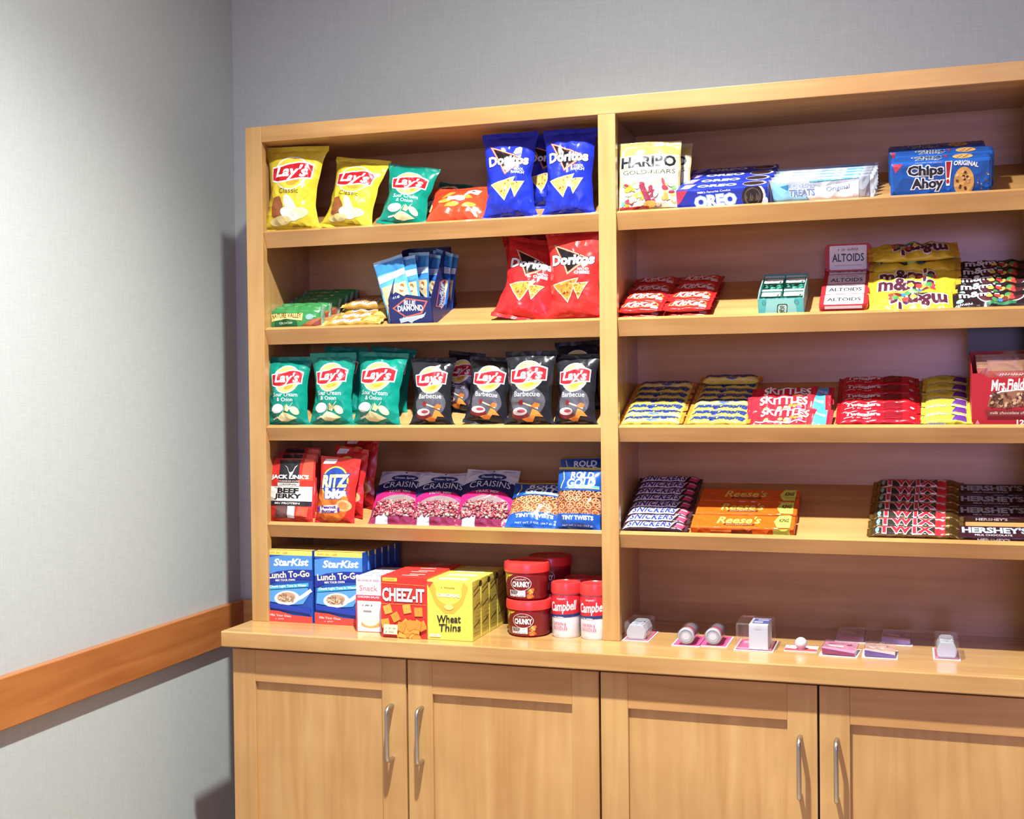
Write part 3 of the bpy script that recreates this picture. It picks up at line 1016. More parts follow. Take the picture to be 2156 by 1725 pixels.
# ---- top shelf
put_bag('chip_bag', 'upright yellow potato chip bag standing against the hutch side', 0, .012, 613, 132, 184, cls, YEL, 11, dep=.06, pin=.27, tilt=6, roll=2, yaw=3, group=GY)
put_bag('chip_bag', 'yellow potato chip bag leaning toward the teal one', 0, .016, 728, 122, 154, cls, YEL, 12, dep=.055, pin=.2, tilt=14, roll=9, yaw=-4, group=GY)
put_bag('chip_bag', 'teal sour cream chip bag on the top shelf, logo partly turned away', 0, .016, 846, 106, 132, oni, GRN, 13, tilt=14, roll=9, yaw=8, group=GY)
put_bag('chip_bag', 'dark teal chip bag slumped behind the orange bag', 0, .075, 908, 86, 80, oni, '0a6a5c', 14, tilt=40, roll=14, yaw=-10, group=GY, dep=.04)  # same teal product, its shade put into a darker body colour
def a_orange(w, h):
    A = Art()
    for i, (x, y, r_) in enumerate(((-.2, .62, .5), (.12, .55, -.4), (-.1, .35, .3), (.2, .3, .2), (-.25, .45, -.2))):
        A.ell('picture', 'f0993c', x * w, y * h, .12 * w, .05 * h, r_)
    A.poly('label_patch', 'f4ece6', [(-.2 * w, .44 * h), (.1 * w, .47 * h), (.09 * w, .60 * h), (-.19 * w, .56 * h)])
    A.poly('label_patch', 'efe4e2', [(.05 * w, .60 * h), (.28 * w, .63 * h), (.33 * w, .78 * h), (.1 * w, .80 * h)])
    A.ell('label_patch', '3c4450', .2 * w, .715 * h, .035 * w, .025 * h)
    A.line('label_patch', 'f7d9ce', [(.12 * w, .3 * h), (.25 * w, .2 * h), (.33 * w, .08 * h)], .02 * w)
    return A
put_bag('chip_bag', 'orange-red snack bag lying on its back between teal and blue bags', 0, .014, 960, 138, 86, a_orange, 'e4472a', 15, tilt=42, roll=0, yaw=4, group=GY, dep=.05, pin=.12)
put_bag('chip_bag', 'tall blue tortilla chip bag standing next to the orange-red bag', 0, .016, 1074, 116, 188, blu, '2234b8', 16, tilt=8, roll=-1, yaw=6, group=GY, dep=.055)
put_bag('chip_bag', 'tall blue tortilla chip bag standing next to the middle divider', 0, .014, 1197, 116, 190, blu, '2234b8', 17, tilt=8, roll=0, yaw=2, group=GY, dep=.055)
put_bag('chip_bag', 'blue tortilla chip bag peeking out between the two front blue bags', 0, .10, 1150, 112, 160, blu, '2234b8', 18, tilt=8, roll=2, yaw=0, group=GY, dep=.045)
# ---- third shelf: teal and charcoal bags
GT, GB = 'teal chip bags on the third shelf', 'charcoal chip bags on the third shelf'
put_bag('chip_bag', 'teal sour cream chip bag on third shelf against the hutch side', 2, .012, 605, 92, 148, oni, GRN, 21, tilt=8, roll=0, yaw=6, group=GT, dep=.05)
put_bag('chip_bag', 'teal chip bag with a folded down top, between two teal bags', 2, .014, 698, 98, 154, oni, GRN, 22, tilt=8, roll=0, yaw=0, group=GT, dep=.052, curl=-.9, wr=.0022)
put_bag('chip_bag', 'teal sour cream chip bag overlapping its neighbour, nearest the charcoal bags', 2, .010, 792, 112, 158, oni, GRN, 23, tilt=8, roll=3, yaw=-5, group=GT, dep=.055)
put_bag('chip_bag', 'teal chip bag standing behind, showing beside the charcoal bag', 2, .085, 812, 92, 140, oni, GRN, 24, tilt=8, roll=6, yaw=8, group=GT, dep=.045)
put_bag('chip_bag', 'teal chip bag behind the one with the folded top', 2, .085, 716, 92, 142, oni, GRN, 25, tilt=8, roll=3, yaw=0, group=GT, dep=.04)
put_bag('chip_bag', 'charcoal barbecue chip bag standing next to the teal bags', 2, .012, 909, 94, 146, bbq, CHA, 26, tilt=8, roll=0, yaw=5, group=GB, dep=.05)
put_bag('chip_bag', 'charcoal chip bag half hidden behind two barbecue bags', 2, .090, 962, 88, 128, bbq, CHA, 27, tilt=10, roll=6, yaw=-14, group=GB, dep=.045)
put_bag('chip_bag', 'charcoal barbecue chip bag leaning behind the tallest charcoal one', 2, .026, 1022, 96, 142, bbq, CHA, 28, tilt=9, roll=5, yaw=4, group=GB, dep=.045)
put_bag('chip_bag', 'tallest charcoal barbecue chip bag, puffed up on the third shelf', 2, .008, 1115, 110, 162, bbq, CHA, 29, tilt=6, roll=0, yaw=0, group=GB, dep=.06)
put_bag('chip_bag', 'charcoal barbecue chip bag beside the middle divider', 2, .012, 1211, 98, 154, bbq, CHA, 30, tilt=8, roll=0, yaw=-4, group=GB, dep=.052, wr=.0018)
put_bag('chip_bag', 'charcoal chip bag behind, topping the one by the divider', 2, .100, 1222, 96, 146, bbq, CHA, 31, tilt=6, roll=-3, yaw=4, group=GB, dep=.04)

# ---- second shelf: granola bars, nut bars, almond display, red bags
def a_gran(L, wd):
    A = Art()
    A.poly('picture', 'b0683a', [(.12 * L, -.44 * wd), (.44 * L, -.44 * wd), (.46 * L, .05 * wd), (.3 * L, -.12 * wd)])
    A.poly('picture', '8c4028', [(.3 * L, -.44 * wd), (.46 * L, -.44 * wd), (.46 * L, .0 * wd)])
    A.poly('logo', 'f0dc8c', [(-.44 * L, .26 * wd), (.16 * L, .26 * wd), (.15 * L, -.14 * wd), (-.14 * L, -.02 * wd), (-.42 * L, -.16 * wd)])
    A.text('lettering', '7c5a20', 'NATURE VALLEY', -.14 * L, .12 * wd, .24 * wd, .54 * L, bold=.03, arc=.04 * wd)
    A.poly('logo', '1f5a34', [(-.34 * L, -.40 * wd)] + [(x, y) for x, y in arcpts(-.14 * L, -.18 * wd, .2 * L, .13 * wd, 180, 0, 8)] + [(.06 * L, -.40 * wd)])
    A.text('lettering', 'dfe8c8', 'CRUNCHY', -.14 * L, -.25 * wd, .11 * wd, .24 * L)
    A.ell('picture', '8fb8b0', .28 * L, .05 * wd, .07 * L, .16 * wd)
    return A
G2 = 'green granola bars on the second shelf'
ordn = ['frontmost', 'second', 'third', 'fourth', 'fifth', 'sixth', 'seventh', 'eighth', 'ninth']
src = None
gL, gW, gT = 0.140, 0.044, 0.020
for i in range(7):
    d = .024 + i * .027
    P = SH[1].at([618, 620, 634, 655, 668, 680, 690][i], d)
    M = Matrix.Translation(Vector(P)) @ Matrix.Rotation(D([2, 4, 3, -3, 2, -2, 5][i]), 4, 'Z') @ Matrix.Rotation(D([82, 78, 74, 72, 70, 68, 66][i]), 4, 'X') @ Matrix.Translation((0, gW / 2, -gT))
    lb = 'green granola bar wrapper standing on edge, %s from the shelf lip' % ['first', 'second', 'third', 'fourth', 'fifth', 'sixth', 'last'][i]
    if src is None:
        src, _ = bar('granola_bar', lb, 'granola bar', M, (gL, gW, gT), 5, '3f9150', a_gran(gL, gW), '7a9a80', G2, wob=.0008)
    else:
        dup(src, M, lb)
def a_nut(L, wd):
    A = Art()
    A.rect('print', 'c98a3c', -.28 * L, -.3 * wd, .22 * L, .42 * wd)
    A.rect('print', 'f1ecd4', -.3 * L, -.42 * wd, .16 * L, .02 * wd)
    A.scribble('print', '6b3a1c', -.28 * L, .14 * L, .0 * wd, .5 * wd, 9, 8, .0016)
    A.rect('print', 'e7d56a', .22 * L, -.42 * wd, .42 * L, .42 * wd)
    return A
G3 = 'brown and yellow nut bars on the second shelf'
nL, nW, nT = .145, .032, .015
specs = [(744, .010, 0, 3, 'lowest of the nut bars, bent, against the shelf lip'), (765, .045, 0, 5, 'second nut bar up from the shelf lip'),
         (783, .082, 0, 1, 'nut bar at the bottom of the dark stack behind'), (784, .086, .0145, -2, 'second nut bar in the dark stack behind'),
         (787, .115, 0, 2, 'third nut bar in the shadow by the almond display'), (790, .150, 0, -1, 'hindmost nut bar in the shadow by the almond display')]
src = None
for i, (u, d, lf, yw, lb) in enumerate(specs):
    P = SH[1].at(u, d + nW / 2)
    M = SH[1].flat(P, D(yw), lf + .0005)
    lb = 'brown and yellow ' + lb
    if src is None:
        src, _ = bar('nut_bar', lb, 'candy bar', M, (nL, nW, nT), 6, 'c79a44', a_nut(nL, nW), 'dcd070', G3, wob=.0012)
    else:
        dup(src, M, lb)
# almond display box: square at the front with a peaked rim, sides rising to the back
def almond_box():
    P = SH[1].at(868, .012)
    w = 92 / sx(P)
    dp, h0, h1 = .135, .062, .158
    M = Matrix.Translation(Vector(P)) @ Matrix.Rotation(D(-3), 4, 'Z') @ Matrix.Rotation(AL * .55, 4, 'X')
    t = thing('display_box', 'navy almond display carton, open at the top and full of pouches', 'display box', M)
    NV = mat('1f2a66', 'card')
    th = .0012
    def slab(name, P2, mapf, thick):
        n = len(P2)
        V = [mapf(x, y, 0) for x, y in P2] + [mapf(x, y, thick) for x, y in P2]
        F = [tuple(range(n)), tuple(range(2 * n - 1, n - 1, -1))] + [(i, i + n, (i + 1) % n + n, (i + 1) % n) for i in range(n)]
        bm = bmesh.new()
        vs = [bm.verts.new(v) for v in V]
        for f in F:
            bm.faces.new([vs[i] for i in f])
        return bmobj(name, bm, NV, t)
    slab('front_panel', [(-w / 2, 0), (w / 2, 0), (w / 2, h0 * .98), (-.06 * w, h0 * 1.14), (-.16 * w, h0 * 1.05), (-w / 2, h0 * .96)], lambda x, y, k: (x, k, y), th)
    for s in (-1, 1):
        slab('side_panel', [(0, 0), (dp, 0), (dp, h1), (dp * .72, h1), (0, h0 * .98)], lambda x, y, k, s=s: (s * (w / 2 - k), x, y), th)
    slab('back_panel', [(-w / 2, 0), (w / 2, 0), (w / 2, h1), (-w / 2, h1)], lambda x, y, k: (x, dp - k, y), th)
    slab('bottom_panel', [(-w / 2, 0), (w / 2, 0), (w / 2, dp), (-w / 2, dp)], lambda x, y, k: (x, y, k), th)
    A = Art('card')
    A.poly('logo', 'e86a5a', [(-.42 * w, h0 * .66), (-.12 * w, h0 * .30), (.26 * w, h0 * .44), (.42 * w, h0 * .88), (-.08 * w, h0 * 1.02)])
    A.poly('logo', '26306e', [(-.37 * w, h0 * .66), (-.12 * w, h0 * .36), (.23 * w, h0 * .48), (.37 * w, h0 * .85), (-.07 * w, h0 * .97)])
    A.text('lettering', 'f2f4f8', 'BLUE', .0 * w, h0 * .84, h0 * .16, .26 * w, bold=.03, rot=-.1)
    A.text('lettering', 'f2f4f8', 'DIAMOND', .0 * w, h0 * .64, h0 * .2, .58 * w, bold=.03, arc=.02 * h0)
    A.poly('logo', 'b9cde4', [(-.28 * w, h0 * .28), (.3 * w, h0 * .42), (.36 * w, h0 * .5), (.3 * w, h0 * .32), (.05 * w, h0 * .18), (.0 * w, h0 * .10), (-.08 * w, h0 * .18), (-.26 * w, h0 * .12)])
    A.scribble('lettering', 'f6fafc', -.2 * w, .26 * w, h0 * .31, h0 * .08, 12, 5)
    A.text('lettering', 'e88a9a', 'Smart Snacking', .02 * w, h0 * .06, h0 * .08, .46 * w, shear=.1)
    lay(A, lambda x, y, f: np.stack([x, 0 * x - f, y], 1), t, None, .0003, .00006)
    B = Art('card')
    B.poly('side_logo', 'c25a6a', [(.02, h0 * .62), (.058, h0 * .48), (.098, h0 * 1.5), (.055, h0 * 1.42)])
    B.poly('side_logo', '2a3474', [(.026, h0 * .64), (.056, h0 * .54), (.091, h0 * 1.42), (.057, h0 * 1.36)])
    B.text('side_lettering', 'cfdcf0', 'BLUE', .06, h0 * 1.15, .012, .028, bold=.03, rot=.9)
    B.text('side_lettering', 'cfdcf0', 'DIAMOND', .060, h0 * .86, .014, .05, bold=.03, rot=.9)
    B.poly('side_logo', '9fb8dc', [(.045, h0 * .45), (.08, h0 * .9), (.1, h0 * 1.1), (.1, h0 * .85), (.078, h0 * .62)])
    B.text('side_lettering', 'b86a7c', 'Smart Snacking', .075, h0 * .2, .007, .055)
    lay(B, lambda x, y, f: np.stack([0 * x + w / 2 + f, x, y], 1), t, None, .0003, .00006)
    return M, w, dp, h0
MB_, bw, bdp, bh0 = almond_box()
def a_alm(w, h):
    A = Art()
    A.poly('print', '3f8fd6', [(-.5 * w, .80 * h), (.5 * w, .80 * h), (.5 * w, .96 * h), (-.5 * w, .96 * h)])
    A.poly('print', 'cfe4f4', [(-.48 * w, .66 * h), (.48 * w, .70 * h), (.48 * w, .79 * h), (-.48 * w, .77 * h)])
    A.rect('picture', 'ead3a0', -.44 * w, .1 * h, .44 * w, .6 * h)
    r = random.Random(4)
    for _ in range(22):
        A.ell('picture', r.choice(['b8692f', 'd08a48', 'e6c48a', 'f3e6c4', '9c4f26']), r.uniform(-.36, .36) * w, r.uniform(.14, .56) * h, .075 * w, .03 * h, r.uniform(0, 3), 10)
    A.poly('logo', '1f2a5c', [(-.34 * w, .34 * h), (0, .22 * h), (.38 * w, .34 * h), (.02 * w, .48 * h)])
    A.text('lettering', 'e6eef8', 'BLUE', 0, .385 * h, .05 * h, .26 * w, bold=.02)
    A.text('lettering', 'e6eef8', 'DIAMOND', 0, .325 * h, .06 * h, .52 * w, bold=.02)
    A.ell('logo', 'a9c0dc', 0, .245 * h, .22 * w, .04 * h)
    return A
pw, ph = .072, .152
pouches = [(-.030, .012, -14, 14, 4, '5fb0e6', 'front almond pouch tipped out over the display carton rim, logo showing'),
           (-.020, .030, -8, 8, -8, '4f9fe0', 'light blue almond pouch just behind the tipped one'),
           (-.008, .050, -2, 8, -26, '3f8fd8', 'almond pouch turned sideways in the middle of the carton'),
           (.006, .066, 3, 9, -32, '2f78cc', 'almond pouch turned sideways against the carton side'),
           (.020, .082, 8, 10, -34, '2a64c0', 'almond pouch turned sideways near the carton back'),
           (.016, .104, 10, 6, -12, '2450b4', 'deep blue almond pouch standing highest at the carton back')]  # pouch blues step darker with depth, carton shade put into the colour
for i, (x, y, ro, ti, yw, c, lb) in enumerate(pouches):
    M = MB_ @ Matrix.Translation((x, y + .008, .003)) @ Matrix.Rotation(D(yw), 4, 'Z') @ Matrix.Rotation(-D(ti), 4, 'X') @ Matrix.Rotation(D(ro), 4, 'Y')
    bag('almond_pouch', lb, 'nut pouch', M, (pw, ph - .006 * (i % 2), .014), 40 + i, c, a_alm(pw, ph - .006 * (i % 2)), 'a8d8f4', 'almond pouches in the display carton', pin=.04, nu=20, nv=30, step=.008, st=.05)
GR = 'red tortilla chip bags on the second shelf'
put_bag('chip_bag', 'crisp red tortilla chip bag standing tall against the divider', 1, .012, 1210, 136, 196, red, 'e0322e', 33, tilt=4, roll=0, yaw=-8, group=GR, dep=.055, wr=.002)
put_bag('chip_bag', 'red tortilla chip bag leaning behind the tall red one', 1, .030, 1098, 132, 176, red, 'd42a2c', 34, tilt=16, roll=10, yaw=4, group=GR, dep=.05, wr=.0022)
put_bag('chip_bag', 'dark red tortilla chip bag at the back of the second shelf', 1, .125, 1118, 112, 150, red, 'b01c24', 35, tilt=6, roll=-2, yaw=6, group=GR, dep=.045)  # reds deepen toward the back, shelf shade put into the body colour

# ---- fourth shelf: jerky, cracker bags, trail mix, pretzels
def a_jerky(w, h):
    A = Art()
    A.rect('print', '2a2b30', -.28 * w, .58 * h, .16 * w, .995 * h)
    A.poly('print', 'f05a42', [(.2 * w, .66 * h), (.46 * w, .66 * h), (.46 * w, .985 * h), (.26 * w, .985 * h)])
    A.poly('logo', 'f4f2ee', [(-.17 * w, .89 * h), (-.12 * w, .87 * h), (-.08 * w, .80 * h), (-.03 * w, .78 * h), (.02 * w, .80 * h), (.06 * w, .87 * h), (.12 * w, .90 * h), (.06 * w, .845 * h), (.03 * w, .775 * h), (-.02 * w, .70 * h), (-.06 * w, .775 * h), (-.1 * w, .85 * h)])
    A.text('lettering', 'ffffff', "JACK LINK'S", -.04 * w, .705 * h, .075 * h, .82 * w, bold=.045, out=('1a1a1e', .03))
    A.text('lettering', 'd8b0a8', 'PREMIUM CUTS', -.04 * w, .645 * h, .02 * h, .46 * w, bold=.03)
    A.rrect('print', 'e8e4dc', -.3 * w, .57 * h, .2 * w, .62 * h, .008 * h)
    A.text('lettering', '4a2c24', 'ORIGINAL', -.05 * w, .595 * h, .03 * h, .4 * w, bold=.03)
    A.rect('print', 'd9dbd2', -.47 * w, .34 * h, .47 * w, .565 * h)
    A.text('lettering', '1c1a1c', 'BEEF', -.05 * w, .50 * h, .075 * h, .46 * w, bold=.05)
    A.text('lettering', '1c1a1c', 'JERKY', -.05 * w, .405 * h, .085 * h, .58 * w, bold=.05)
    A.rect('print', '2b2a30', -.47 * w, .27 * h, .47 * w, .335 * h)
    A.text('lettering', 'f0ece8', '80g PROTEIN', -.05 * w, .302 * h, .034 * h, .56 * w, bold=.03)
    A.rect('picture', '6a4a48', -.3 * w, .08 * h, -.02 * w, .265 * h)
    A.rect('picture', 'd9dce6', -.02 * w, .08 * h, .14 * w, .265 * h)
    A.poly('picture', 'ec6248', [(.17 * w, .12 * h), (.4 * w, .1 * h), (.42 * w, .25 * h), (.2 * w, .26 * h)])
    return A
GJ = 'jerky pouches on the fourth shelf'
for i in range(3):
    put_bag('jerky_pouch', ['red and black beef jerky pouch in front, beside the hutch side', 'beef jerky pouch directly behind the front jerky pouch', 'hindmost of the three beef jerky pouches'][i],
            3, .012 + i * .030, 611 + i * 5, 98, 136 - i * 2, a_jerky, 'c9342c', 50 + i, tilt=7, yaw=-3, roll=0, dep=.026, group=GJ, cat='jerky pouch', kind='pouch', pin=.02, st=.03, wr=.0006)
def a_ritz(w, h):
    A = Art()
    A.ell('picture', 'e8792e', -.05 * w, .33 * h, .44 * w, .3 * h)
    A.ell('logo', 'f2d84a', -.02 * w, .63 * h, .36 * w, .235 * h)
    A.ell('logo', '27459c', -.02 * w, .63 * h, .325 * w, .215 * h)
    A.text('lettering', 'fbf3a8', 'RITZ', -.02 * w, .645 * h, .17 * h, .66 * w, bold=.05, out=('27459c', .06), shear=.1, rot=.1)
    A.text('lettering', 'ffffff', 'bits', .06 * w, .47 * h, .14 * h, .52 * w, bold=.06, out=('4a4aa4', .05), rot=.08)
    A.ell('picture', 'eab576', .28 * w, .30 * h, .17 * w, .085 * h)
    A.ell('picture', 'd08c4c', .28 * w, .30 * h, .12 * w, .055 * h)
    A.poly('print', '7a46a8', [(-.47 * w, .17 * h), (.2 * w, .2 * h), (.2 * w, .27 * h), (-.47 * w, .25 * h)])
    A.poly('print', 'f4efec', [(-.36 * w, .15 * h), (.14 * w, .19 * h), (.15 * w, .31 * h), (-.35 * w, .255 * h)])
    A.text('lettering', '5a2c7c', 'Peanut', -.1 * w, .258 * h, .045 * h, .4 * w, bold=.05, rot=.1)
    A.text('lettering', '5a2c7c', 'Butter', -.1 * w, .195 * h, .045 * h, .36 * w, bold=.05, rot=.1)
    A.poly('print', 'e9e0e4', [(-.42 * w, .88 * h), (-.1 * w, .9 * h), (-.08 * w, .97 * h), (-.36 * w, .96 * h)])
    return A
GZ = 'red cracker bags on the fourth shelf'
put_bag('cracker_bag', 'red peanut butter cracker bag standing in front beside the jerky', 3, .010, 704, 88, 142, a_ritz, 'd8322c', 55, tilt=6, roll=4, yaw=-5, dep=.045, group=GZ, cat='cracker bag', pin=.05)
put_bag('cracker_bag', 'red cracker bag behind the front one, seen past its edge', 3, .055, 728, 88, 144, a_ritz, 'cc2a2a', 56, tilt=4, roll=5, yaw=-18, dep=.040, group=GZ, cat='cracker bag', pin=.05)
put_bag('cracker_bag', 'dark red cracker bag at the back under the shelf above', 3, .100, 752, 88, 146, a_ritz, 'b42024', 57, tilt=2, roll=5, yaw=-18, dep=.040, group=GZ, cat='cracker bag', pin=.05)  # each cracker bag further back is tinted darker to stand for shade
def a_trail(w, h):
    A = Art()
    A.poly('print', '8a2a4c', [(-.5 * w, .0), (.5 * w, .0), (.5 * w, .14 * h), (.1 * w, .2 * h), (-.5 * w, .17 * h)])
    A.poly('print', 'd8246c', [(-.49 * w, .3 * h), (.49 * w, .3 * h), (.49 * w, .62 * h), (-.49 * w, .62 * h)])
    A.poly('window', '8f7c7c', [(-.46 * w, .12 * h)] + [(.46 * w, .12 * h)] + [p for p in arcpts(0, .3 * h, .44 * w, .22 * h, 0, 180, 14)])
    A.poly('print', '232c5a', [(-.5 * w, .52 * h), (-.3 * w, .6 * h), (0, .62 * h), (.3 * w, .58 * h), (.5 * w, .46 * h), (.5 * w, .72 * h), (.25 * w, .8 * h), (-.25 * w, .8 * h), (-.5 * w, .72 * h)])
    A.rect('print', 'd6dae2', -.5 * w, .8 * h, .5 * w, .995 * h)
    A.poly('print', 'd6dae2', [(-.5 * w, .72 * h), (-.25 * w, .8 * h), (-.5 * w, .82 * h)])
    A.poly('print', 'd6dae2', [(.5 * w, .72 * h), (.5 * w, .82 * h), (.25 * w, .8 * h)])
    A.ell('logo', '2b3f78', .0, .855 * h, .27 * w, .065 * h)
    A.text('lettering', 'eef2f8', 'Ocean Spray', .0, .855 * h, .05 * h, .4 * w, bold=.03)
    A.text('lettering', 'dfe8f0', 'CRAISINS', .0, .70 * h, .11 * h, .78 * w, bold=.0, arc=.03 * h)
    A.text('lettering', 'fbe9f0', 'TRAIL MIX', -.02 * w, .575 * h, .042 * h, .44 * w, bold=.02, arc=.015 * h)
    A.rect('label_patch', 'c9c4d4', -.36 * w, .02 * h, -.12 * w, .15 * h)
    A.ell('hang_hole', '2a2a30', .0, .965 * h, .022 * w, .012 * h)
    A.line('print', '5a78a8', [(-.42 * w, .95 * h), (-.2 * w, .95 * h)], .008 * h)
    A.line('print', '5a78a8', [(.2 * w, .95 * h), (.42 * w, .95 * h)], .008 * h)
    return A
GM = 'trail mix pouches on the fourth shelf'
PEB = ['9c2f3c', 'b8485c', '7a1f2c', 'c98a78', 'd8c0a8', 'b8606c', 'a83a44', '8c2a34', '94505c']
def pebbles(t, b, w, h, z0, z1, n, seed, sc=.0052):
    r = random.Random(seed)
    V, F, fm = [], [], []
    oct_ = [(1, 0, 0), (-1, 0, 0), (0, 1, 0), (0, -1, 0), (0, 0, 1), (0, 0, -1)]
    of = [(4, 0, 2), (4, 2, 1), (4, 1, 3), (4, 3, 0), (5, 2, 0), (5, 1, 2), (5, 3, 1), (5, 0, 3)]
    for _ in range(n):
        x, z = r.uniform(-.42, .42) * w, r.uniform(z0, z1) * h
        c = b.front(np.array([x]), np.array([z]), 0.0016)[0]
        k = len(V)
        a, bb, cc = (sc * r.uniform(.6, 1.25) for _ in range(3))
        ph = r.uniform(0, 3)
        for p in oct_:
            q = (p[0] * a, p[1] * bb * .6, p[2] * cc)
            V.append((c[0] + q[0] * math.cos(ph) - q[2] * math.sin(ph), c[1] + q[1], c[2] + q[0] * math.sin(ph) + q[2] * math.cos(ph)))
        F += [tuple(i + k for i in f) for f in of]
        fm += [r.randrange(len(PEB))] * 8
    o = mesh('fruit_and_nuts', V, F, [mat(c, 'plastic') for c in PEB], fm, t, smooth=True)
    o['kind'] = 'stuff'
for i, (u, d, wp, hp, yw, ro, lb) in enumerate(((828, .014, 104, 107, 7, 1, 'trail mix pouch lying back beside the red cracker bags'), (916, .014, 106, 106, 7, 0, 'middle trail mix pouch of the three lying back'),
                                            (1012, .012, 112, 116, 6, 2, 'trail mix pouch lying back, nearest the pretzel bags'))):
    t, b = put_bag('trail_mix_pouch', lb, 3, d, u, wp, hp, a_trail, '8c2446', 60 + i, tilt=44, yaw=yw, roll=ro, dep=.030, group=GM, cat='snack pouch', kind='pouch', pin=.02, st=.02, wr=.0007)
    pebbles(t, b, b.w, b.h, .13, .40, 230, i)
for i, u in enumerate((915, 980)):
    put_bag('trail_mix_pouch', ['trail mix pouch hidden behind, dark top edge showing over the middle pouch', 'trail mix pouch hidden behind, top edge showing by the pretzels'][i], 3, .060, u, 100, 84, a_trail, '6c2038', 64 + i, tilt=40, yaw=0, roll=0, dep=.022, group=GM, cat='snack pouch', kind='pouch', pin=.02, st=.02, wr=.0005)  # body darker than the front pouches, shade mixed into its colour
def a_pretz(w, h):
    A = Art()
    A.rect('picture', '8a4f30', -.49 * w, .27 * h, .49 * w, .64 * h)
    r = random.Random(7)
    for row in range(4):
        for k in range(5):
            x = (-.40 + .2 * k + .07 * (row % 2)) * w + r.uniform(-.03, .03) * w
            y = (.30 + .098 * row) * h + r.uniform(-.015, .015) * h
            ro = r.uniform(-.8, .8)
            c = r.choice(['dd9060', 'd07c4c', 'e49c70', 'c87044'])
            A.ring('picture', c, x - .045 * w, y + .014 * h, .068 * w, .052 * h, .30, ro, 14)
            A.ring('picture', c, x + .045 * w, y + .014 * h, .068 * w, .052 * h, .30, ro, 14)
            A.ring('picture', 'eaa880', x, y - .016 * h, .07 * w, .044 * h, .28, ro, 14)
    A.clip(-.5 * w, .5 * w, .0, .99 * h)
    A.rect('print', '1f4f9c', -.5 * w, .62 * h, .5 * w, .96 * h)
    A.poly('print', '6fb4e6', [(-.3 * w, .66 * h), (.46 * w, .66 * h), (.46 * w, .70 * h), (-.1 * w, .72 * h)])
    A.text('lettering', 'eef4fc', 'ROLD', .06 * w, .87 * h, .10 * h, .5 * w, bold=.03)
    A.text('lettering', 'eef4fc', 'GOLD', .06 * w, .745 * h, .13 * h, .62 * w, bold=.03, shear=.1)
    A.line('print', 'e8c860', [(-.2 * w, .655 * h), (.46 * w, .66 * h)], .012 * h)
    A.line('print', 'e6cf62', [(-.40 * w, .66 * h), (-.34 * w, .8 * h), (-.38 * w, .94 * h)], .02 * w)
    A.rect('print', '1e56b4', -.5 * w, .03 * h, .5 * w, .265 * h)
    A.text('lettering', 'ffffff', 'TINY TWISTS', .02 * w, .205 * h, .06 * h, .7 * w, bold=.04)
    A.text('lettering', 'dce8f8', 'NET WT. 2 OZ. (56.7 g)', .02 * w, .085 * h, .03 * h, .66 * w)
    return A
GP = 'blue pretzel bags on the fourth shelf'
put_bag('pretzel_bag', 'blue pretzel bag lying back beside the trail mix pouches', 3, .010, 1120, 118, 92, a_pretz, '1e56b4', 71, tilt=44, yaw=2, roll=1, dep=.04, group=GP, cat='pretzel bag', pin=.05, wr=.0008, seal='c9a84a')
put_bag('pretzel_bag', 'blue pretzel bag standing upright against the middle divider', 3, .008, 1216, 98, 134, a_pretz, '1e56b4', 72, tilt=14, yaw=-3, roll=0, dep=.042, group=GP, cat='pretzel bag', pin=.05, wr=.001, seal='c9b24a')
put_bag('pretzel_bag', 'dark pretzel bag rising behind the upright one by the divider', 3, .070, 1228, 96, 128, a_pretz, '173f86', 73, tilt=14, yaw=3, roll=-2, dep=.035, group=GP, cat='pretzel bag', pin=.05, wr=.001, seal='8a6f34')  # darker blue and gold than its twins, shade put into both colours

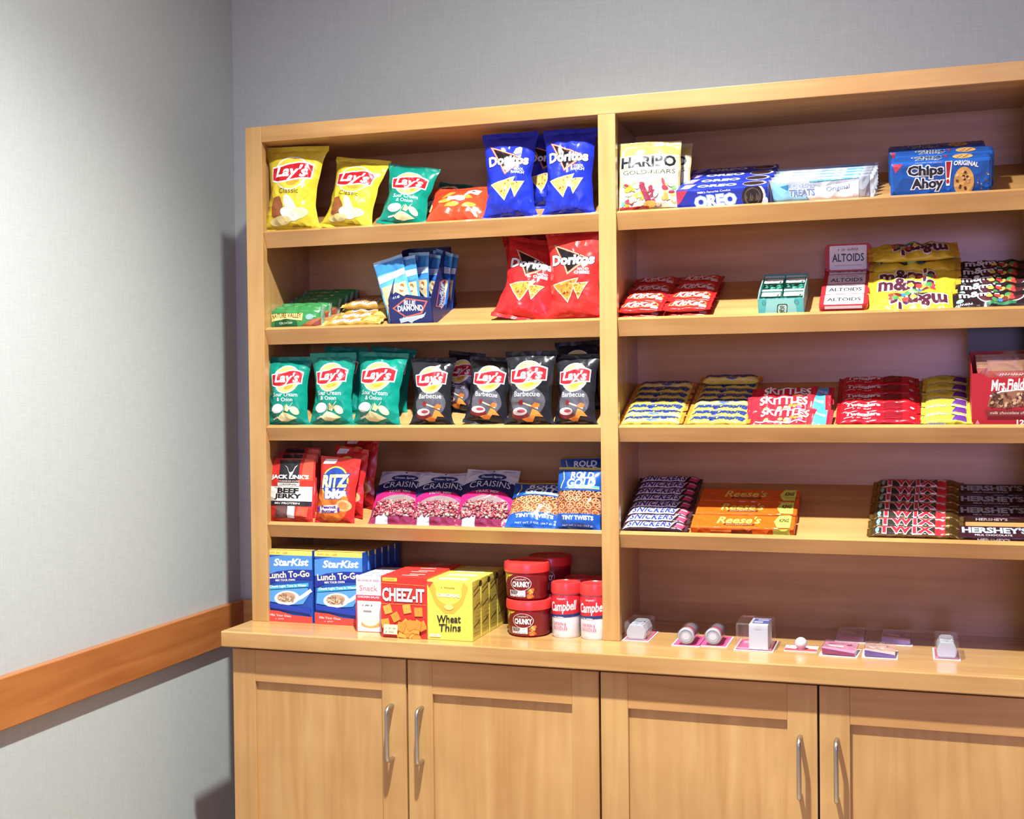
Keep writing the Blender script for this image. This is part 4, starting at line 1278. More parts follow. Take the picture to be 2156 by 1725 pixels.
# ---- counter under the chip bay: cartons, soup bowls and cups
def on_counter(u, v):
    return hit(u, v, 2, ZC)
def a_tuna(w, h):
    A = Art('card')
    A.rect('print', 'f0dc6a', -.5 * w, .93 * h, .5 * w, .998 * h)
    A.scribble('lettering', 'd88a4a', -.44 * w, -.02 * w, .965 * h, .03 * h, 12, 5)
    A.poly('print', '4f8fd8', [(-.499 * w, .66 * h), (.499 * w, .72 * h), (.499 * w, .93 * h), (-.1 * w, .93 * h), (-.499 * w, .885 * h)])
    A.text('lettering', 'ffffff', 'StarKist', .05 * w, .835 * h, .095 * h, .74 * w, bold=.035, shear=.22, rot=.03)
    A.poly('print', '1a2f9c', [(-.499 * w, .50 * h), (-.2 * w, .575 * h), (.2 * w, .6 * h), (.499 * w, .6 * h), (.499 * w, .74 * h), (.1 * w, .735 * h), (-.25 * w, .70 * h), (-.499 * w, .64 * h)])
    A.text('lettering', 'f6eec0', 'Lunch To-Go', .0 * w, .665 * h, .085 * h, .88 * w, bold=.03, rot=.075)
    A.text('lettering', 'f0f0f0', 'MIX YOUR OWN', -.08 * w, .583 * h, .028 * h, .42 * w, bold=.03, rot=.06)
    A.poly('print', '3fb6d8', [(-.45 * w, .44 * h), (.42 * w, .505 * h), (.42 * w, .56 * h), (-.45 * w, .49 * h)])
    A.text('lettering', 'ffffff', 'Chunk Light Tuna In Water', -.02 * w, .50 * h, .042 * h, .8 * w, bold=.02, rot=.075)
    A.poly('print', '5aa4e4', [(-.47 * w, .28 * h), (.0, .24 * h), (.3 * w, .26 * h), (.44 * w, .4 * h), (.4 * w, .49 * h), (-.45 * w, .43 * h)])
    A.ell('picture', 'f4f2ea', -.05 * w, .335 * h, .27 * w, .10 * h, .1)
    A.line('picture', 'e4e8ec', [(.1 * w, .3 * h), (.28 * w, .36 * h), (.48 * w, .46 * h)], .05 * h)
    A.ell('picture', 'c9a888', -.06 * w, .345 * h, .2 * w, .07 * h, .1)
    r = random.Random(2)
    for _ in range(26):
        A.ell('picture', r.choice(['e6d2b4', 'b08c70', 'f2e4cc', 'a87c64']), (-.06 + r.uniform(-.15, .15)) * w, (.345 + r.uniform(-.045, .045)) * h, .03 * w, .010 * h, r.uniform(0, 3), 8)
    A.poly('print', '1f3fb0', [(-.47 * w, .2 * h), (.46 * w, .13 * h), (.46 * w, .2 * h), (-.1 * w, .245 * h), (-.47 * w, .265 * h)])
    A.poly('print', 'e0483e', [(-.499 * w, .002 * h), (.499 * w, .002 * h), (.499 * w, .09 * h), (.1 * w, .10 * h), (-.2 * w, .15 * h), (-.499 * w, .16 * h)])
    A.text('lettering', 'f6dcd8', 'Mix Your Own', -.18 * w, .09 * h, .03 * h, .44 * w, bold=.02, rot=-.03)
    A.scribble('lettering', 'f6dcd8', -.3 * w, -.08 * w, .045 * h, .022 * h, 7, 8)
    return A
GS = 'blue tuna cartons on the counter'
P0 = on_counter(612, 1312)
tw, thh, td = 98 / sx(P0), 152 / sz(P0), .030
S1 = None
for col, (u, v, n) in enumerate(((610, 1310, 3), (714, 1316, 6))):
    Pc = on_counter(u, v)
    for i in range(n):
        yy = i * (td + .0035)
        M = Matrix.Translation((Pc[0] + (.0035 * i if col == 0 else .0015 * i), Pc[1] + yy, ZC))
        lb = 'blue tuna lunch carton, %s in the row %s' % (['foremost', 'second', 'third', 'fourth', 'fifth', 'hindmost'][i], ['against the hutch side', 'beside the white snack carton'][col])
        if S1 is None:
            S1 = carton('tuna_carton', lb, 'food carton', M, tw, td, thh, '1d4fae', a_tuna(tw, thh), group=GS)
            lay(Art('card').rect('top_print', 'd9b95c', -.5 * tw, 0, .5 * tw, td), lambda x, y, f: np.stack([x, y, 0 * x + thh + f], 1), S1, None, .0003)
        else:
            dup(S1, M, lb)
def a_snack(w, h):
    A = Art('card')
    A.text('lettering', 'c8a0b0', 'BUMBLE BEE', 0, .93 * h, .034 * h, .84 * w, bold=.02)
    A.text('lettering', 'd87890', 'Snack', 0, .79 * h, .10 * h, .72 * w)
    A.scribble('lettering', 'c8a4ac', -.3 * w, .3 * w, .71 * h, .016 * h, 12, 3)
    A.rect('print', 'd23a5a', -.5 * w, .60 * h, .5 * w, .665 * h)
    A.text('lettering', 'fbe8ec', 'CHICKEN SALAD', 0, .632 * h, .034 * h, .86 * w, bold=.03)
    A.rect('print', 'd8443e', -.5 * w, .002 * h, .5 * w, .6 * h)
    A.rect('print', 'f2eeea', -.44 * w, .01 * h, .499 * w, .56 * h)
    A.scribble('lettering', '6b625c', -.25 * w, .15 * w, .49 * h, .05 * h, 7, 9)
    A.rect('lettering', '9a8c88', -.2 * w, .36 * h, .12 * w, .39 * h)
    A.ell('picture', 'e8d9a8', .08 * w, .17 * h, .38 * w, .10 * h)
    A.ell('picture', 'd2a860', .08 * w, .14 * h, .38 * w, .06 * h)
    A.ell('picture', 'f2ecd4', .06 * w, .2 * h, .32 * w, .09 * h)
    return A
GW = 'white snack cartons on the counter'
Pc = on_counter(777, 1331)
cw, chh, cdp = 53 / sx(Pc), 117 / sz(Pc), .034
S1 = None
for i in range(4):
    M = Matrix.Translation((Pc[0], Pc[1] + i * (cdp + .001), ZC))
    lb = 'narrow white chicken salad snack carton, %s in its row' % ['foremost', 'second', 'third', 'hindmost'][i]
    if S1 is None:
        S1 = carton('snack_carton', lb, 'food carton', M, cw, cdp, chh, 'ece8e8', a_snack(cw, chh), group=GW,
                    top=Art('card').scribble('top_lettering', 'b8a8b0', -.4 * cw, .4 * cw, cdp * .5, cdp * .3, 9, 2))
    else:
        dup(S1, M, lb)
def a_cheez(w, h):
    A = Art('card')
    A.rrect('print', 'f2c84a', -.46 * w, .915 * h, -.14 * w, .975 * h, .01 * h)
    A.scribble('lettering', 'c98a2a', -.42 * w, -.2 * w, .945 * h, .024 * h, 7, 3)
    A.line('print', 'f4a64a', [(-.48 * w, .885 * h), (.48 * w, .862 * h)], .006 * h)
    A.text('lettering', 'fdf8f0', 'CHEEZ-IT', -.01 * w, .70 * h, .205 * h, .90 * w, bold=.035, out=('7c1a22', .03))
    A.line('print', 'f4a64a', [(-.48 * w, .545 * h), (.48 * w, .555 * h)], .006 * h)
    r = random.Random(5)
    def cr(x, y, s, ro):
        c, q = math.cos(ro), math.sin(ro)
        pp = [(x + s * (c * a - q * b), y + s * (q * a + c * b)) for a, b in ((-1, -1), (1, -1), (1, 1), (-1, 1))]
        A.poly('picture', 'd8742a', [(a + .006 * w, b - .008 * h) for a, b in pp])
        A.poly('picture', r.choice(['f2a23e', 'ee963a', 'f5ad4c']), pp)
        A.ell('picture', 'a85a20', x, y, .1 * s, .1 * s, n=8)
    for x, y, ro in ((-.35, .46, .3), (-.18, .34, .5), (.07, .48, .2), (.32, .44, .05)):
        cr(x * w, y * h, .085 * w, ro)
    for _ in range(22):
        cr(r.uniform(-.1, .42) * w, r.uniform(.03, .24) * h, .085 * w, r.uniform(0, 1.5))
    cr(-.38 * w, .24 * h, .085 * w, .2)
    A.rrect('print', 'f0e6c4', -.43 * w, .06 * h, -.13 * w, .22 * h, .012 * h, .1)
    A.scribble('lettering', '8a7a50', -.38 * w, -.16 * w, .16 * h, .03 * h, 7, 4)
    A.scribble('lettering', '8a7a50', -.38 * w, -.2 * w, .1 * h, .03 * h, 5, 6)
    A.clip(-.499 * w, .499 * w, .003 * h, .999 * h)
    return A
GC = 'red cheese cracker cartons on the counter'
Pc = on_counter(851, 1344)
cw, chh, cdp = 97 / sx(Pc), 130 / sz(Pc), .050
S1 = None
for i in range(4):
    M = Matrix.Translation((Pc[0], Pc[1] + i * (cdp + .0015), ZC))
    lb = 'red cheese cracker carton, %s in its row' % ['foremost', 'second', 'third', 'hindmost'][i]
    if S1 is None:
        tp = Art('card').rect('top_lettering', 'f0d8d0', -.1 * cw, cdp * .30, .25 * cw, cdp * .42).rect('top_lettering', 'f0d8d0', .0 * cw, cdp * .62, .34 * cw, cdp * .74)
        S1 = carton('cracker_carton', lb, 'food carton', M, cw, cdp, chh, 'd8342c', a_cheez(cw, chh), top=tp, group=GC)
    else:
        dup(S1, M, lb)
def a_wheat(w, h):
    A = Art('card')
    A.poly('print', 'f0b440', [(-.44 * w, .9 * h), (-.3 * w, .62 * h), (-.1 * w, .45 * h), (.1 * w, .45 * h), (.3 * w, .62 * h), (.42 * w, .9 * h), (.32 * w, .98 * h), (.2 * w, .72 * h), (-.2 * w, .72 * h), (-.34 * w, .98 * h)])
    A.ell('print', 'f6d85a', .0, .8 * h, .28 * w, .2 * h)
    A.poly('logo', 'd44a3a', [(-.49 * w, .98 * h), (-.33 * w, .97 * h), (-.42 * w, .87 * h)])
    A.scribble('lettering', '9a7a2a', -.17 * w, .13 * w, .885 * h, .035 * h, 9, 6)
    A.text('lettering', 'f8f4e4', 'ORIGINAL', .0, .755 * h, .055 * h, .48 * w, bold=.04)
    A.ell('picture', 'ecd27a', .0, .56 * h, .1 * w, .05 * h)
    A.text('lettering', '2a2a22', 'Wheat', .0, .36 * h, .125 * h, .5 * w, bold=.02, shear=.12, rot=.05)
    A.text('lettering', '2a2a22', 'Thins', .02 * w, .215 * h, .12 * h, .46 * w, bold=.02, shear=.12, rot=.05)
    A.rrect('print', 'f2efcc', -.42 * w, .05 * h, -.18 * w, .10 * h, .01 * h)
    A.scribble('lettering', '8a8a5a', -.4 * w, -.2 * w, .075 * h, .022 * h, 6, 2)
    A.scribble('lettering', 'a8a048', .1 * w, .4 * w, .035 * h, .012 * h, 9, 3)
    return A
GH = 'yellow wheat cracker cartons on the counter'
Pc = on_counter(946, 1349)
cw, chh, cdp = 98 / sx(Pc), 126 / sz(Pc), .052
S1 = None
for i in range(4):
    M = Matrix.Translation((Pc[0], Pc[1] + i * (cdp + .002), ZC))
    lb = 'yellow wheat cracker carton, %s in its row' % ['foremost', 'second', 'third', 'hindmost'][i]
    if S1 is None:
        R = Art('card')
        R.rect('side_print', 'c8b850', .004, .01, cdp - .004, chh - .012)
        for k, z in enumerate((.9, .82, .6, .3)):
            R.line('side_print', '3a3a20', [(.008, z * chh - .01), (cdp - .008, z * chh)], .0022)
        for k in range(9):
            R.scribble('side_print', '6a6430', .009, cdp - .009, (.12 + .07 * k) * chh, .003, 14, k)
        R.ell('side_print', '3a3a1c', cdp * .62, chh * .94, .010, .007)
        tp = Art('card').rect('top_lettering', 'f4f2d0', -.3 * cw, cdp * .3, .32 * cw, cdp * .7).rect('top_lettering', 'b8b8a0', -.1 * cw, cdp * .42, .2 * cw, cdp * .54)
        S1 = carton('wheat_cracker_carton', lb, 'food carton', M, cw, cdp, chh, 'e9dc5a', a_wheat(cw, chh), top=tp, right=R, group=GH)
    else:
        dup(S1, M, lb)
# soup bowls
def bowl(label, P, r, h, group):
    t = thing('soup_bowl', label, 'soup bowl', Matrix.Translation(Vector(P)), group)
    rb = r * .86
    def rad(z):
        f = np.clip(z / (h * .72), 0, 1)
        return rb + (r * .955 - rb) * f ** .7
    pr = [(0, 0), (rb * .9, 0.0), (rb, .004)] + [(float(rad(z)), z) for z in np.linspace(.006, h * .72, 8)]
    pr += [(r * .95, h * .74), (0, h * .74)]
    lathe('bowl_body', pr, mat('a01c24', 'plastic'), t)
    lathe('lid', [(0, h * .735), (r * .97, h * .735), (r, h * .75), (r, h * .93), (r * .975, h * .985), (r * .9, h), (r * .86, h * .975), (0, h * .97)], mat('e23a38', 'plastic'), t)
    W_ = r * 1.45
    A = Art('plastic')
    A.rect('label_print', '7c1820', -W_, .06 * h, W_, .66 * h)
    A.poly('label_print', 'f0c94a', [(-.95 * r, .70 * h), (-.98 * r, .42 * h), (-.78 * r, .58 * h), (-.35 * r, .70 * h)])
    A.scribble('label_print', '4a6a2a', -.93 * r, -.5 * r, .62 * h, .10 * h, 5, 4)
    A.text('lettering', 'f6e4e0', "Campbell's", -.02 * r, .57 * h, .07 * h, .55 * r, shear=.2)
    A.text('lettering', 'ffffff', 'CHUNKY', .0 * r, .44 * h, .14 * h, .82 * r, bold=.045, out=('3a1014', .03))
    A.rrect('label_print', 'efe9e6', -.62 * r, .10 * h, .22 * r, .27 * h, .01 * h)
    A.text('lettering', '2c2024', 'BEEF', -.36 * r, .21 * h, .09 * h, .4 * r, bold=.04)
    A.scribble('lettering', '6c2c2c', -.55 * r, .15 * r, .13 * h, .04 * h, 10, 7)
    rr = random.Random(3)
    for _ in range(16):
        A.ell('picture', rr.choice(['e87a34', 'c94a2c', '8aa03c', 'e6b45c']), rr.uniform(.25, .62) * r, rr.uniform(.08, .3) * h, .075 * r, .04 * h, rr.uniform(0, 3), 9)
    A.ring('label_print', 'f4e8e0', .0, .46 * h, .5 * r, .2 * h, .05)
    def mp(x, y, off):
        R_ = rad(y) + off
        a = x / r
        return np.stack([R_ * np.sin(a), -R_ * np.cos(a), y], 1)
    lay(A, mp, t, .006, .0004, .00007)
    return t
Pb = on_counter(1100, 1344)
rB, hB = 47 / sx(Pb), 78 / sz(Pb)
Pb = Pb + np.array([0, rB, 0])
GO = 'red soup bowls stacked on the counter'
S1 = bowl('lower soup bowl of the front stack beside the wheat cartons', Pb, rB, hB, GO)
dup(S1, Matrix.Translation((Pb[0] - .004, Pb[1], ZC + hB + .0003)), 'upper soup bowl of the front stack beside the wheat cartons')
for k, (dx, dy) in enumerate(((.018, 2.06 * rB), )):
    for j in range(2):
        dup(S1, Matrix.Translation((Pb[0] + dx, Pb[1] + dy, ZC + j * (hB + .0003))), ['lower soup bowl of the shaded stack behind the front stack', 'upper soup bowl of the shaded stack behind the front stack'][j])
def cup(label, P, r, h, group):
    t = thing('soup_cup', label, 'soup cup', Matrix.Translation(Vector(P)), group)
    lathe('cup_body', [(0, 0), (r * .88, 0), (r * .94, .004), (r * .95, h * .5), (r * .98, h * .68), (r * .93, h * .78), (r * .9, h * .80), (0, h * .80)], mat('f2eff2', 'plastic'), t)
    lathe('lid', [(0, h * .795), (r * .95, h * .795), (r, h * .81), (r, h * .95), (r * .97, h * .99), (r * .9, h), (r * .86, h * .985), (0, h * .98)], mat('e23a3a', 'plastic'), t)
    def rad(y):
        f = y / h
        return np.where(f < .5, .945 + .01 * f, np.where(f < .68, .95 + .03 * (f - .5) / .18, .98 - .05 * np.clip((f - .68) / .1, 0, 1))) * r
    W_ = r * 1.5
    A = Art('plastic')
    A.rect('label_print', 'cf2a34', -W_, .42 * h, W_, .785 * h)
    A.text('lettering', 'fbeff0', "Campbell's", -.1 * r, .715 * h, .04 * h, .6 * r, shear=.25)
    A.text('lettering', 'ffffff', 'Campbell', .05 * r, .56 * h, .22 * h, 2.0 * r, bold=.02, shear=.3, rot=.08)
    A.poly('label_print', '24386c', [(-W_, .36 * h), (W_, .40 * h), (W_, .455 * h), (-W_, .415 * h)])
    A.scribble('lettering', 'dfe6f2', -.7 * r, .1 * r, .385 * h, .03 * h, 12, 4)
    A.text('lettering', 'c2607c', 'CHICKEN &', -.25 * r, .265 * h, .06 * h, 1.0 * r, bold=.01)
    A.text('lettering', 'c2607c', 'NOODLES', -.2 * r, .185 * h, .06 * h, 1.05 * r, bold=.01)
    A.scribble('lettering', 'd88a90', -.6 * r, -.1 * r, .05 * h, .02 * h, 7, 2)
    def mp(x, y, off):
        R_ = rad(y) + off
        a = x / r
        return np.stack([R_ * np.sin(a), -R_ * np.cos(a), y], 1)
    lay(A, mp, t, .006, .0005, .00007)
    return t
GU = 'red and white soup cups on the counter'
Pc = on_counter(1184, 1345)
rC, hC = 31 / sx(Pc), 116 / sz(Pc)
Pc = Pc + np.array([0, rC, 0])
Pd = on_counter(1245, 1349) + np.array([0, rC, 0])
S1 = cup('red and white soup cup next to the stacked bowls, in front', Pc, rC, hC, GU)
dup(S1, Matrix.Translation(Vector(Pd)), 'red and white soup cup tucked behind the middle divider, in front')
dup(S1, Matrix.Translation((Pc[0] + .01, Pc[1] + 2.15 * rC, ZC)), 'soup cup in the shade behind the one next to the bowls')
dup(S1, Matrix.Translation((Pd[0] + .0, Pd[1] + 2.15 * rC, ZC)), 'soup cup in the shade behind the one by the divider')

# ================================================================== candy bay
def rowlab(i, n, what, col=None):
    w = ['first', 'second', 'third', 'fourth', 'fifth', 'sixth', 'seventh', 'eighth', 'ninth'][i]
    return '%s, %s from the shelf lip%s' % (what, w, (' ' + col) if col else '')
def shelf_box(name, label, cat, sh, u, d, wpx, dp, h, colr, front, top, group, fin='foil', yaw=0.0, bev=.003, **kw):
    P = SH[sh].at(u, d)
    w = wpx / sx(P)
    return carton(name, label, cat, SH[sh].flat(P, D(yaw), .0004), w, dp, h, colr, front(w, h) if front else None, top(w, dp) if top else None, group=group, fin=fin, bev=bev, **kw), w
# ---- top shelf
def a_gummy(w, h):
    A = Art()
    A.rect('print', 'b8a45a', -.49 * w, .78 * h, .49 * w, .94 * h)
    A.rect('print', 'd6d2b8', -.47 * w, .06 * h, .47 * w, .58 * h)
    A.poly('print', 'c9c2a0', [(-.48 * w, .58 * h), (.48 * w, .58 * h), (.48 * w, .8 * h), (-.48 * w, .8 * h)])
    A.text('lettering', '1c2430', 'HARIBO', -.01 * w, .70 * h, .15 * h, .86 * w, bold=.035)
    A.text('lettering', '3a4034', 'GOLD-BEARS', .0 * w, .555 * h, .062 * h, .84 * w, arc=-.012 * h)
    A.poly('picture', 'e9e39a', [(-.46 * w, .5 * h), (-.2 * w, .42 * h), (.3 * w, .48 * h), (.4 * w, .4 * h), (-.3 * w, .34 * h), (-.46 * w, .4 * h)])
    r = random.Random(8)
    for _ in range(54):
        x, y = r.uniform(-.42, .42), r.uniform(.08, .40)
        A.ell('picture', r.choice(['d2485a', 'e6a03c', '8cc474', 'f0d86a', 'f2ece0', '9c3a4c', '6ab89a', 'e8c8b8']), x * w, y * h, r.uniform(.03, .075) * w, r.uniform(.02, .04) * h, r.uniform(0, 3), 10)
    A.poly('picture', '8c3446', [(-.16 * w, .36 * h), (-.08 * w, .38 * h), (.04 * w, .16 * h), (-.04 * w, .12 * h)])
    A.ell('picture', 'f0a650', .02 * w, .10 * h, .1 * w, .045 * h)
    A.rect('print', 'c03a3c', -.47 * w, .045 * h, .0 * w, .075 * h)
    return A
put_bag('gummy_bag', 'gold and white gummy candy bag standing against the divider', 0, .014, 1367, 132, 152, a_gummy, 'b8a868', 81, tilt=8, yaw=6, dep=.035, group='gummy candy bags', cat='candy bag', pin=.03, wr=.0009, st=.07)
put_bag('gummy_bag', 'shaded gummy candy bag hiding behind the front gummy bag', 0, .060, 1392, 124, 132, a_gummy, 'b8a878', 82, tilt=10, yaw=-6, dep=.03, group='gummy candy bags', cat='candy bag', pin=.03, wr=.0009, st=.07)
def a_oreo(w, h):
    A = Art()
    A.poly('logo', 'd8405a', [(-.49 * w, .96 * h), (-.37 * w, .96 * h), (-.45 * w, .45 * h), (-.49 * w, .3 * h)])
    A.text('lettering', 'e8ecfa', "Milk's Favorite Cookie", -.08 * w, .86 * h, .10 * h, .36 * w, bold=.02, rot=.04)
    A.text('lettering', 'ffffff', 'OREO', -.07 * w, .42 * h, .50 * h, .44 * w, bold=.05, out=('93b4ea', .05), rot=.05)
    A.ell('picture', 'f4f2f0', .35 * w, .52 * h, .125 * w, .60 * h, -.1)
    A.ell('picture', '2e2628', .335 * w, .52 * h, .115 * w, .56 * h, -.1)
    A.ring('picture', '5c5450', .335 * w, .52 * h, .09 * w, .42 * h, .15, -.1)
    A.scribble('picture', '6a625c', .26 * w, .41 * w, .5 * h, .4 * h, 7, 4, .0016)
    A.ell('picture', 'eef2fc', .47 * w, .3 * h, .03 * w, .16 * h)
    return A.clip(-.498 * w, .498 * w, .01 * h, .985 * h)
def a_oreotop(w, d):
    A = Art()
    A.text('top_lettering', 'eef0fc', 'OREO', -.06 * w, .5 * d, .42 * d, .42 * w, bold=.05)
    A.ell('top_picture', 'e4e0e4', .35 * w, .5 * d, .13 * w, .42 * d)
    A.ell('top_picture', '3a2e34', .34 * w, .5 * d, .115 * w, .34 * d)
    A.poly('top_logo', 'b8a4e4', [(-.46 * w, .1 * d), (-.36 * w, .1 * d), (-.3 * w, .9 * d), (-.42 * w, .9 * d)])
    return A
GX = 'blue sandwich cookie packs on the top shelf'
S1 = None
for i in range(4):
    u, d = [1521, 1529, 1538, 1546][i], .008 + i * .046
    lb = rowlab(i, 4, 'blue sandwich cookie pack')
    if S1 is None:
        S1, ow = shelf_box('cookie_pack', lb, 'cookie pack', 0, u, d, 192, .044, .044, '2a3cb4', a_oreo, a_oreotop, GX)
    else:
        dup(S1, SH[0].flat(SH[0].at(u, d), D([0, 1, -1, 1][i]), .0004), lb)
def a_rkt(L, wd):
    A = Art()
    A.poly('print', '8fcbe6', [(-.48 * L, -.5 * wd), (-.1 * L, -.5 * wd), (-.2 * L, .1 * wd), (-.42 * L, .46 * wd), (-.48 * L, .46 * wd)])
    A.poly('print', 'f4f6f8', [(-.1 * L, -.46 * wd), (.36 * L, -.46 * wd), (.36 * L, .3 * wd), (.0 * L, .1 * wd), (-.2 * L, .3 * wd)])
    A.poly('print', '3f86b4', [(-.38 * L, .2 * wd), (-.30 * L, .0 * wd), (-.27 * L, .3 * wd)])
    A.text('lettering', '8a9cc0', 'RICE KRISPIES', -.17 * L, .18 * wd, .2 * wd, .24 * L, bold=.04, out=('eef2f8', .05))
    A.text('lettering', '7c92b8', 'TREATS', -.17 * L, -.1 * wd, .28 * wd, .24 * L, bold=.05, out=('eef2f8', .05))
    A.text('lettering', '5a7ab0', 'Original', .17 * L, .0 * wd, .26 * wd, .22 * L, shear=.15, rot=.1)
    A.line('print', '5fb0e0', [(-.1 * L, .36 * wd), (.36 * L, .42 * wd)], .06 * wd)
    A.clip(-.455 * L, .44 * L, -.47 * wd, .47 * wd)
    return A
GKT = 'crispy rice bars on the top shelf'
S1 = None
P = SH[0].at(1728, .01)
rL = 226 / sx(P)
for i in range(5):
    d = .012 + i * .026
    P = SH[0].at([1727, 1731, 1735, 1738, 1741][i], d + .02)
    M = SH[0].flat(P, D([0, 1, 0, -1, 1][i])) @ Matrix.Rotation(D(82 - 2 * i), 4, 'X') @ Matrix.Translation((0, .023, -.018))
    lb = rowlab(i, 5, 'pale blue and white crispy rice bar on edge')
    if S1 is None:
        S1, _ = bar('crispy_rice_bar', lb, 'snack bar', M, (rL, .046, .018), 3, 'b4bac4', a_rkt(rL, .046), 'c4c8cc', GKT, wob=.0009)
    else:
        dup(S1, M, lb)
def a_chips(w, h):
    A = Art()
    A.poly('logo', 'd0485c', [(-.48 * w, .98 * h), (-.37 * w, .97 * h), (-.45 * w, .72 * h)])
    A.text('lettering', 'e4ecfa', 'Chocolate Chip Cookies', -.12 * w, .97 * h, .05 * h, .26 * w)
    A.text('lettering', '20283c', 'Chips', -.15 * w, .72 * h, .34 * h, .34 * w, bold=.04, out=('f4f4f6', .075))
    A.text('lettering', '20283c', 'Ahoy', -.13 * w, .36 * h, .34 * h, .30 * w, bold=.04, out=('f4f4f6', .075))
    A.poly('logo', 'f4f4f4', [(.045 * w, .98 * h), (.115 * w, .98 * h), (.09 * w, .3 * h), (.055 * w, .3 * h)])
    A.poly('logo', 'b82a34', [(.055 * w, .96 * h), (.105 * w, .96 * h), (.085 * w, .52 * h), (.06 * w, .52 * h)])
    A.ell('logo', 'b82a34', .072 * w, .42 * h, .016 * w, .06 * h)
    A.text('lettering', 'f0f4fa', 'ORIGINAL', .25 * w, .87 * h, .12 * h, .24 * w, bold=.04, arc=.03 * h, rot=-.14)
    A.ell('picture', 'd9a25c', .23 * w, .38 * h, .1 * w, .42 * h)
    r = random.Random(3)
    for _ in range(14):
        A.ell('picture', r.choice(['6a3a22', '5a2e1c', 'e8bc7c']), (.23 + r.uniform(-.07, .07)) * w, (.4 + r.uniform(-.25, .3)) * h, .014 * w, .04 * h, r.uniform(0, 3), 8)
    for _ in range(9):
        A.ell('picture', r.choice(['a86a5c', 'c8a0a0', '7c5a5c']), (.41 + r.uniform(-.06, .06)) * w, (.3 + r.uniform(-.2, .3)) * h, .008 * w, .025 * h, 0, 8)
    return A.clip(-.498 * w, .498 * w, .01 * h, .99 * h)
def a_chipstop(w, d):
    A = Art()
    A.text('top_lettering', '2a3454', 'Chips', -.14 * w, .68 * d, .30 * d, .28 * w, bold=.04, out=('eef2fa', .07))
    A.text('top_lettering', '2a3454', 'Ahoy', -.12 * w, .32 * d, .30 * d, .24 * w, bold=.04, out=('eef2fa', .07))
    A.ell('top_picture', 'dcae6c', .22 * w, .5 * d, .1 * w, .4 * d)
    for k in range(6):
        A.ell('top_picture', '6a3a24', (.17 + .02 * k) * w, (.35 + .12 * (k % 3)) * d, .012 * w, .05 * d, 0, 8)
    A.poly('top_picture', 'b83a48', [(.03 * w, .8 * d), (.07 * w, .8 * d), (.06 * w, .3 * d)])
    return A
GA = 'blue chocolate chip cookie packs on the top shelf'
S1 = None
for i in range(3):
    u, d = [1980, 1987, 1972][i], .010 + i * .054
    lb = rowlab(i, 3, 'bright blue chocolate chip cookie pack')
    if S1 is None:
        S1, cw_ = shelf_box('chip_cookie_pack', lb, 'cookie pack', 0, u, d, 212, .052, .070, '1f5ab0', a_chips, a_chipstop, GA, bev=.005)
    else:
        dup(S1, SH[0].flat(SH[0].at(u, d), D([0, 0, 1][i]), .0004), lb)
# ---- rows of bars lying on the slope
def rows(name, what, cat, sh, us, d0, pitch, dims, seed, body, art, cfin, group, col='', lifts=None, yaws=None, flips=None, fin='foil', pitchx=None, **kw):
    """us: pixel columns of the bar centres, front to back"""
    srcs = {}
    for i, u in enumerate(us):
        d = d0 + i * pitch + dims[1] / 2
        P = SH[sh].at(u, d)
        fl = bool(flips and flips[i])
        M = SH[sh].flat(P, D((yaws[i] if yaws else 0)), (lifts[i] if lifts else 0) + .0006)
        if pitchx:
            M = M @ Matrix.Rotation(D(pitchx[i]), 4, 'X')
        if fl:
            M = M @ Matrix.Rotation(math.pi, 4, 'Z')
        lb = rowlab(i, len(us), what, col)
        k = 0
        if k not in srcs:
            srcs[k], _ = bar(name, lb, cat, M, dims, seed, body, art, cfin, group, fin, **kw)
        else:
            dup(srcs[k], M, lb)
    return srcs[0]
def lerp(a, b, n):
    return [a + (b - a) * i / (n - 1) for i in range(n)]
# ---- second shelf: wafer bars, mint packs, mint tins, peanut candies
def a_wafer(L, wd):
    A = Art()
    A.ell('logo', 'f49a5a', .0, .02 * wd, .40 * L, .36 * wd)
    A.ell('logo', 'd8302c', .0, .02 * wd, .37 * L, .31 * wd)
    A.text('lettering', 'ffffff', 'KitKat', .0, .03 * wd, .52 * wd, .62 * L, bold=.03, shear=.3)
    A.rrect('print', 'f4e0dc', .26 * L, -.42 * wd, .40 * L, -.18 * wd, .02 * wd)
    return A
wd_ = (.100, .052, .0115)
for c, (u0, u1, lb) in enumerate(((1349, 1384, 'beside the divider'), (1449, 1476, 'next to bare shelf'))):
    us = lerp(u0, u1, 4)
    for lay_ in (0, 1):
        srcK = globals().get('SRC_WAFER')
        for i, u in enumerate(us):
            P = SH[1].at(u, .006 + i * .0565 + .026)
            M = SH[1].flat(P, D([1, -1, 1, -1][i] * (.8 + .3 * lay_)), .0136 * lay_ + .0006)
            lab = '%s red wafer bar, %s row from the lip, column %s' % (['lower', 'upper'][lay_], ['first', 'second', 'third', 'fourth'][i], lb)
            if srcK is None:
                srcK, _ = bar('wafer_bar', lab, 'candy bar', M, wd_, 7, 'd22a28', a_wafer(*wd_[:2]), 'c42828', 'red wafer bars on the second shelf', wob=.0005, e=4.0)
                SRC_WAFER = srcK
            else:
                dup(srcK, M, lab)
